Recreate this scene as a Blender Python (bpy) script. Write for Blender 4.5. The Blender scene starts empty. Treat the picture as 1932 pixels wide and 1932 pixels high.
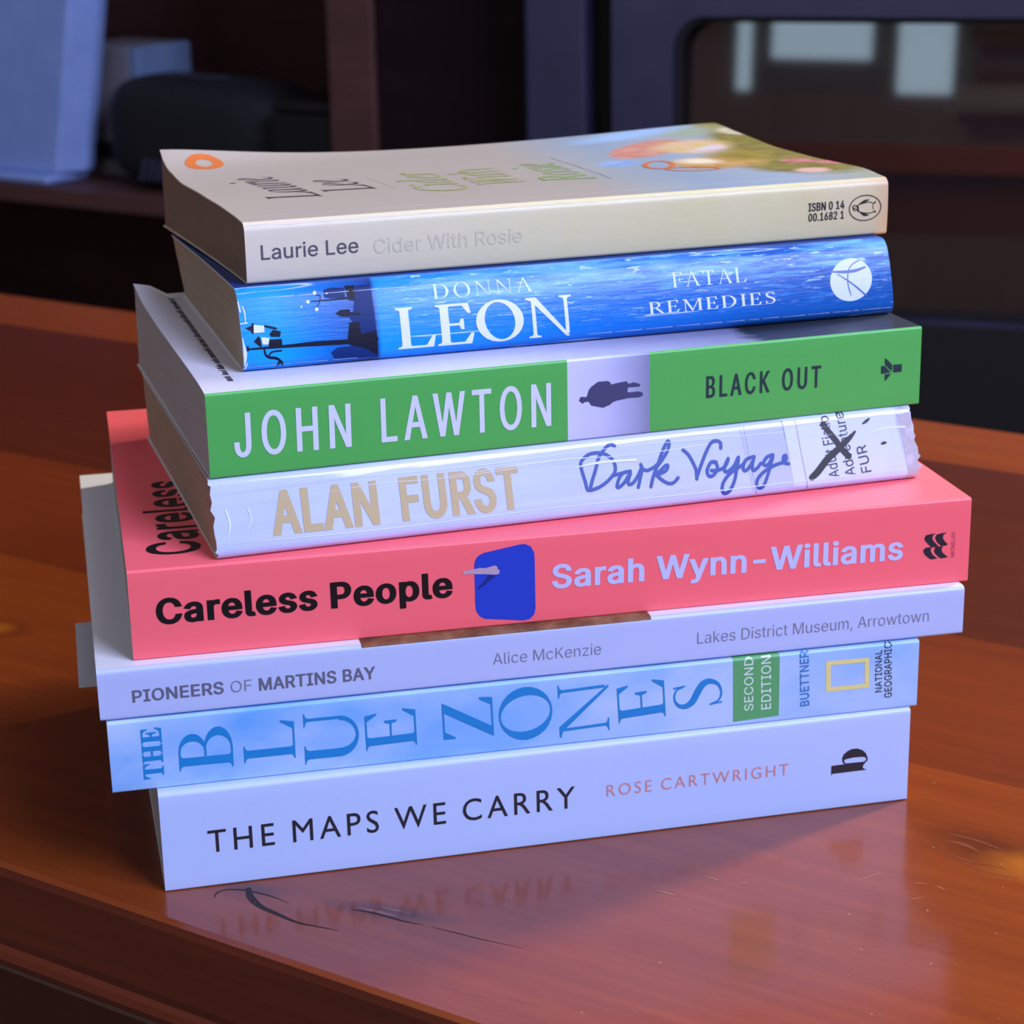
import bpy, bmesh, math, random
from mathutils import Vector, Matrix, geometry
from math import sin, cos, pi, exp, sqrt
random.seed(7)
S = bpy.context.scene
COL = S.collection

# ------------------------------------------------------------------ camera, light, exposure
TABLE_Z = 0.45                       # height of the table top above the floor
PITCH, ROLL = 0.3115, 0.0200
ROOM_YAW = -0.584118                 # the room, the table and the shelf unit share this direction
r_ = Vector((1, 0, 0)); f_ = Vector((0, cos(PITCH), -sin(PITCH))); d_ = f_.cross(r_)
right = r_*cos(ROLL) + d_*sin(ROLL); down = -r_*sin(ROLL) + d_*cos(ROLL)
cam_data = bpy.data.cameras.new('camera')
cam = bpy.data.objects.new('camera', cam_data); COL.objects.link(cam)
M = Matrix(((right.x, -down.x, -f_.x, -0.0080763), (right.y, -down.y, -f_.y, -0.441853), (right.z, -down.z, -f_.z, 0.2565317 + TABLE_Z), (0, 0, 0, 1)))
cam.matrix_world = M
cam_data.sensor_width = 36.0
cam_data.lens = 3932.114/1932*36.0
cam_data.clip_start = 0.01
cam_data.dof.use_dof = True
cam_data.dof.focus_distance = 0.535
cam_data.dof.aperture_fstop = 26.0
S.camera = cam

S.view_settings.view_transform = 'Standard'
S.view_settings.look = 'None'
S.view_settings.gamma = 1.0
S.view_settings.use_curve_mapping = False
S.view_settings.exposure = 0.0

world = bpy.data.worlds.new('world'); S.world = world; world.use_nodes = True
wn = world.node_tree.nodes['Background']
wn.inputs[0].default_value = (0.55, 0.68, 1.0, 1); wn.inputs[1].default_value = 0.6

def room(t, n, z=0.0):
    """room coordinates: t along the table edge, n towards the shelf unit, z above the floor"""
    a = ROOM_YAW
    return Vector((t*cos(a) - n*sin(a), t*sin(a) + n*cos(a), z))

def window_light(name, t, n, z, w, h, face, color, watts):
    l = bpy.data.lights.new(name, 'AREA'); l.shape = 'RECTANGLE'; l.size = w; l.size_y = h
    l.color = color; l.energy = watts
    o = bpy.data.objects.new(name, l); COL.objects.link(o)
    o.location = room(t, n, z)
    d = (room(t + face[0], n + face[1], z) - o.location)
    o.rotation_euler = d.to_track_quat('-Z', 'Y').to_euler()
    return o
# daylight through the three window openings of the room
window_light('daylight_side_window', 1.31, -0.15, 1.85, 1.05, 1.20, (-1, 0), (0.57, 0.63, 1.0), 92)
window_light('daylight_narrow_window', 0.79, 1.96, 1.25, 0.28, 1.10, (0, -1), (1.0, 0.90, 0.76), 190)
window_light('daylight_far_window', -0.07, -2.46, 1.33, 0.66, 1.50, (0, 1), (0.62, 0.84, 1.0), 15)

# ------------------------------------------------------------------ helpers
def lin(h):
    h = h.lstrip('#'); out = []
    for i in (0, 2, 4):
        c = int(h[i:i+2], 16)/255
        out.append(c/12.92 if c <= 0.04045 else ((c + 0.055)/1.055)**2.4)
    return (*out, 1.0)

def mat(name, color, rough=0.5, coat=0.0, coat_rough=0.1, spec=0.5, metal=0.0):
    m = bpy.data.materials.new(name); m.use_nodes = True
    b = m.node_tree.nodes['Principled BSDF']
    b.inputs['Base Color'].default_value = lin(color) if isinstance(color, str) else (*color, 1)
    b.inputs['Roughness'].default_value = rough; b.inputs['Coat Weight'].default_value = coat
    b.inputs['Coat Roughness'].default_value = coat_rough; b.inputs['Specular IOR Level'].default_value = spec
    b.inputs['Metallic'].default_value = metal
    return m

def nd(m, kind, **kw):
    n = m.node_tree.nodes.new(kind)
    for k, v in kw.items():
        if k in n.inputs: n.inputs[k].default_value = v
        else: setattr(n, k, v)
    return n
def lk(m, a, b): m.node_tree.links.new(a, b)
def coords(m, scale=(1, 1, 1), rot=(0, 0, 0), loc=(0, 0, 0)):
    tc = nd(m, 'ShaderNodeTexCoord'); mp = nd(m, 'ShaderNodeMapping')
    mp.inputs['Scale'].default_value = scale; mp.inputs['Rotation'].default_value = rot; mp.inputs['Location'].default_value = loc
    lk(m, tc.outputs['Object'], mp.inputs['Vector']); return mp.outputs['Vector']
def noise(m, scale, detail=3.0, rough=0.5, stretch=(1, 1, 1), loc=(0, 0, 0)):
    n = nd(m, 'ShaderNodeTexNoise'); n.inputs['Scale'].default_value = scale; n.inputs['Detail'].default_value = detail
    n.inputs['Roughness'].default_value = rough
    lk(m, coords(m, stretch, loc=loc), n.inputs['Vector']); return n.outputs['Fac']
def ramp(m, fac, stops):
    r = nd(m, 'ShaderNodeValToRGB'); e = r.color_ramp.elements
    while len(e) < len(stops): e.new(0.5)
    for el, (p, c) in zip(e, stops): el.position = p; el.color = lin(c) if isinstance(c, str) else (c, c, c, 1)
    lk(m, fac, r.inputs['Fac']); return r.outputs['Color']
def mix(m, fac, a, b, mode='MIX'):
    x = nd(m, 'ShaderNodeMix'); x.data_type = 'RGBA'; x.blend_type = mode
    for s, v in ((0, fac), (6, a), (7, b)):
        if hasattr(v, 'links'): lk(m, v, x.inputs[s])
        elif isinstance(v, str): x.inputs[s].default_value = lin(v)
        else: x.inputs[s].default_value = v
    return x.outputs[2]
def bsdf(m): return m.node_tree.nodes['Principled BSDF']
def setcol(m, sock): lk(m, sock, bsdf(m).inputs['Base Color'])
def bump(m, fac, strength, dist=0.001, coat=False):
    b = nd(m, 'ShaderNodeBump'); b.inputs['Strength'].default_value = strength; b.inputs['Distance'].default_value = dist
    lk(m, fac, b.inputs['Height']); lk(m, b.outputs['Normal'], bsdf(m).inputs['Normal'])
    if coat: lk(m, b.outputs['Normal'], bsdf(m).inputs['Coat Normal'])
def speckled(name, color, rough, var=0.06, scale=900, bumpy=0.05, coat=0.0, coat_rough=0.2):
    """printed card or paper with a faint mottling"""
    m = mat(name, color, rough, coat, coat_rough)
    c = lin(color); n = noise(m, scale, 3)
    lo = tuple(x*(1 - var) for x in c[:3]); hi = tuple(min(1, x*(1 + var)) for x in c[:3])
    setcol(m, mix(m, n, (*lo, 1), (*hi, 1)))
    if bumpy: bump(m, n, bumpy, 0.0002)
    return m

def obj(name, verts, faces, mats, parent=None, smooth=False, midx=None):
    me = bpy.data.meshes.new(name); me.from_pydata([tuple(v) for v in verts], [], faces)
    for x in (mats if isinstance(mats, (list, tuple)) else [mats]): me.materials.append(x)
    if midx:
        for p, i in zip(me.polygons, midx): p.material_index = i
    if smooth:
        for p in me.polygons: p.use_smooth = True
    me.validate(); me.update()
    o = bpy.data.objects.new(name, me); COL.objects.link(o)
    if parent: o.parent = parent
    return o
def fix_normals(o):
    bm = bmesh.new(); bm.from_mesh(o.data); bmesh.ops.recalc_face_normals(bm, faces=bm.faces[:]); bm.to_mesh(o.data); bm.free(); return o
def empty(name, loc, rz=0.0):
    o = bpy.data.objects.new(name, None); o.empty_display_size = 0.02; COL.objects.link(o)
    o.location = loc; o.rotation_euler = (0, 0, rz); return o
def tag(o, label, cat, group=None):
    o['label'] = label; o['category'] = cat
    if group: o['group'] = group
    return o
def structure(o): o['kind'] = 'structure'; return o
def boxes(name, bl, m, parent=None, bevel=0.0, seg=2, rz=None):
    """one mesh made of axis-aligned boxes (x0,x1,y0,y1,z0,z1)"""
    V, F = [], []
    for (x0, x1, y0, y1, z0, z1) in bl:
        k = len(V)
        V += [(x0, y0, z0), (x1, y0, z0), (x1, y1, z0), (x0, y1, z0), (x0, y0, z1), (x1, y0, z1), (x1, y1, z1), (x0, y1, z1)]
        F += [tuple(k + i for i in q) for q in ((0, 3, 2, 1), (4, 5, 6, 7), (0, 1, 5, 4), (1, 2, 6, 5), (2, 3, 7, 6), (3, 0, 4, 7))]
    o = obj(name, V, F, m, parent)
    if bevel:
        md = o.modifiers.new('bevel', 'BEVEL'); md.width = bevel; md.segments = seg; md.limit_method = 'ANGLE'
    if rz is not None: o.rotation_euler = (0, 0, rz)
    return o
def extrude_profile(name, prof, x0, x1, m, parent=None, n=1, smooth=False):
    """closed profile in (y,z) run along x"""
    V, F = [], []; k = len(prof)
    for i in range(n + 1):
        x = x0 + (x1 - x0)*i/n; V += [(x, y, z) for y, z in prof]
    for i in range(n):
        for j in range(k):
            a = i*k + j; b = i*k + (j + 1) % k
            F.append((a, b, b + k, a + k))
    F.append(tuple(range(k))[::-1]); F.append(tuple(n*k + j for j in range(k)))
    return fix_normals(obj(name, V, F, m, parent, smooth))

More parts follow.
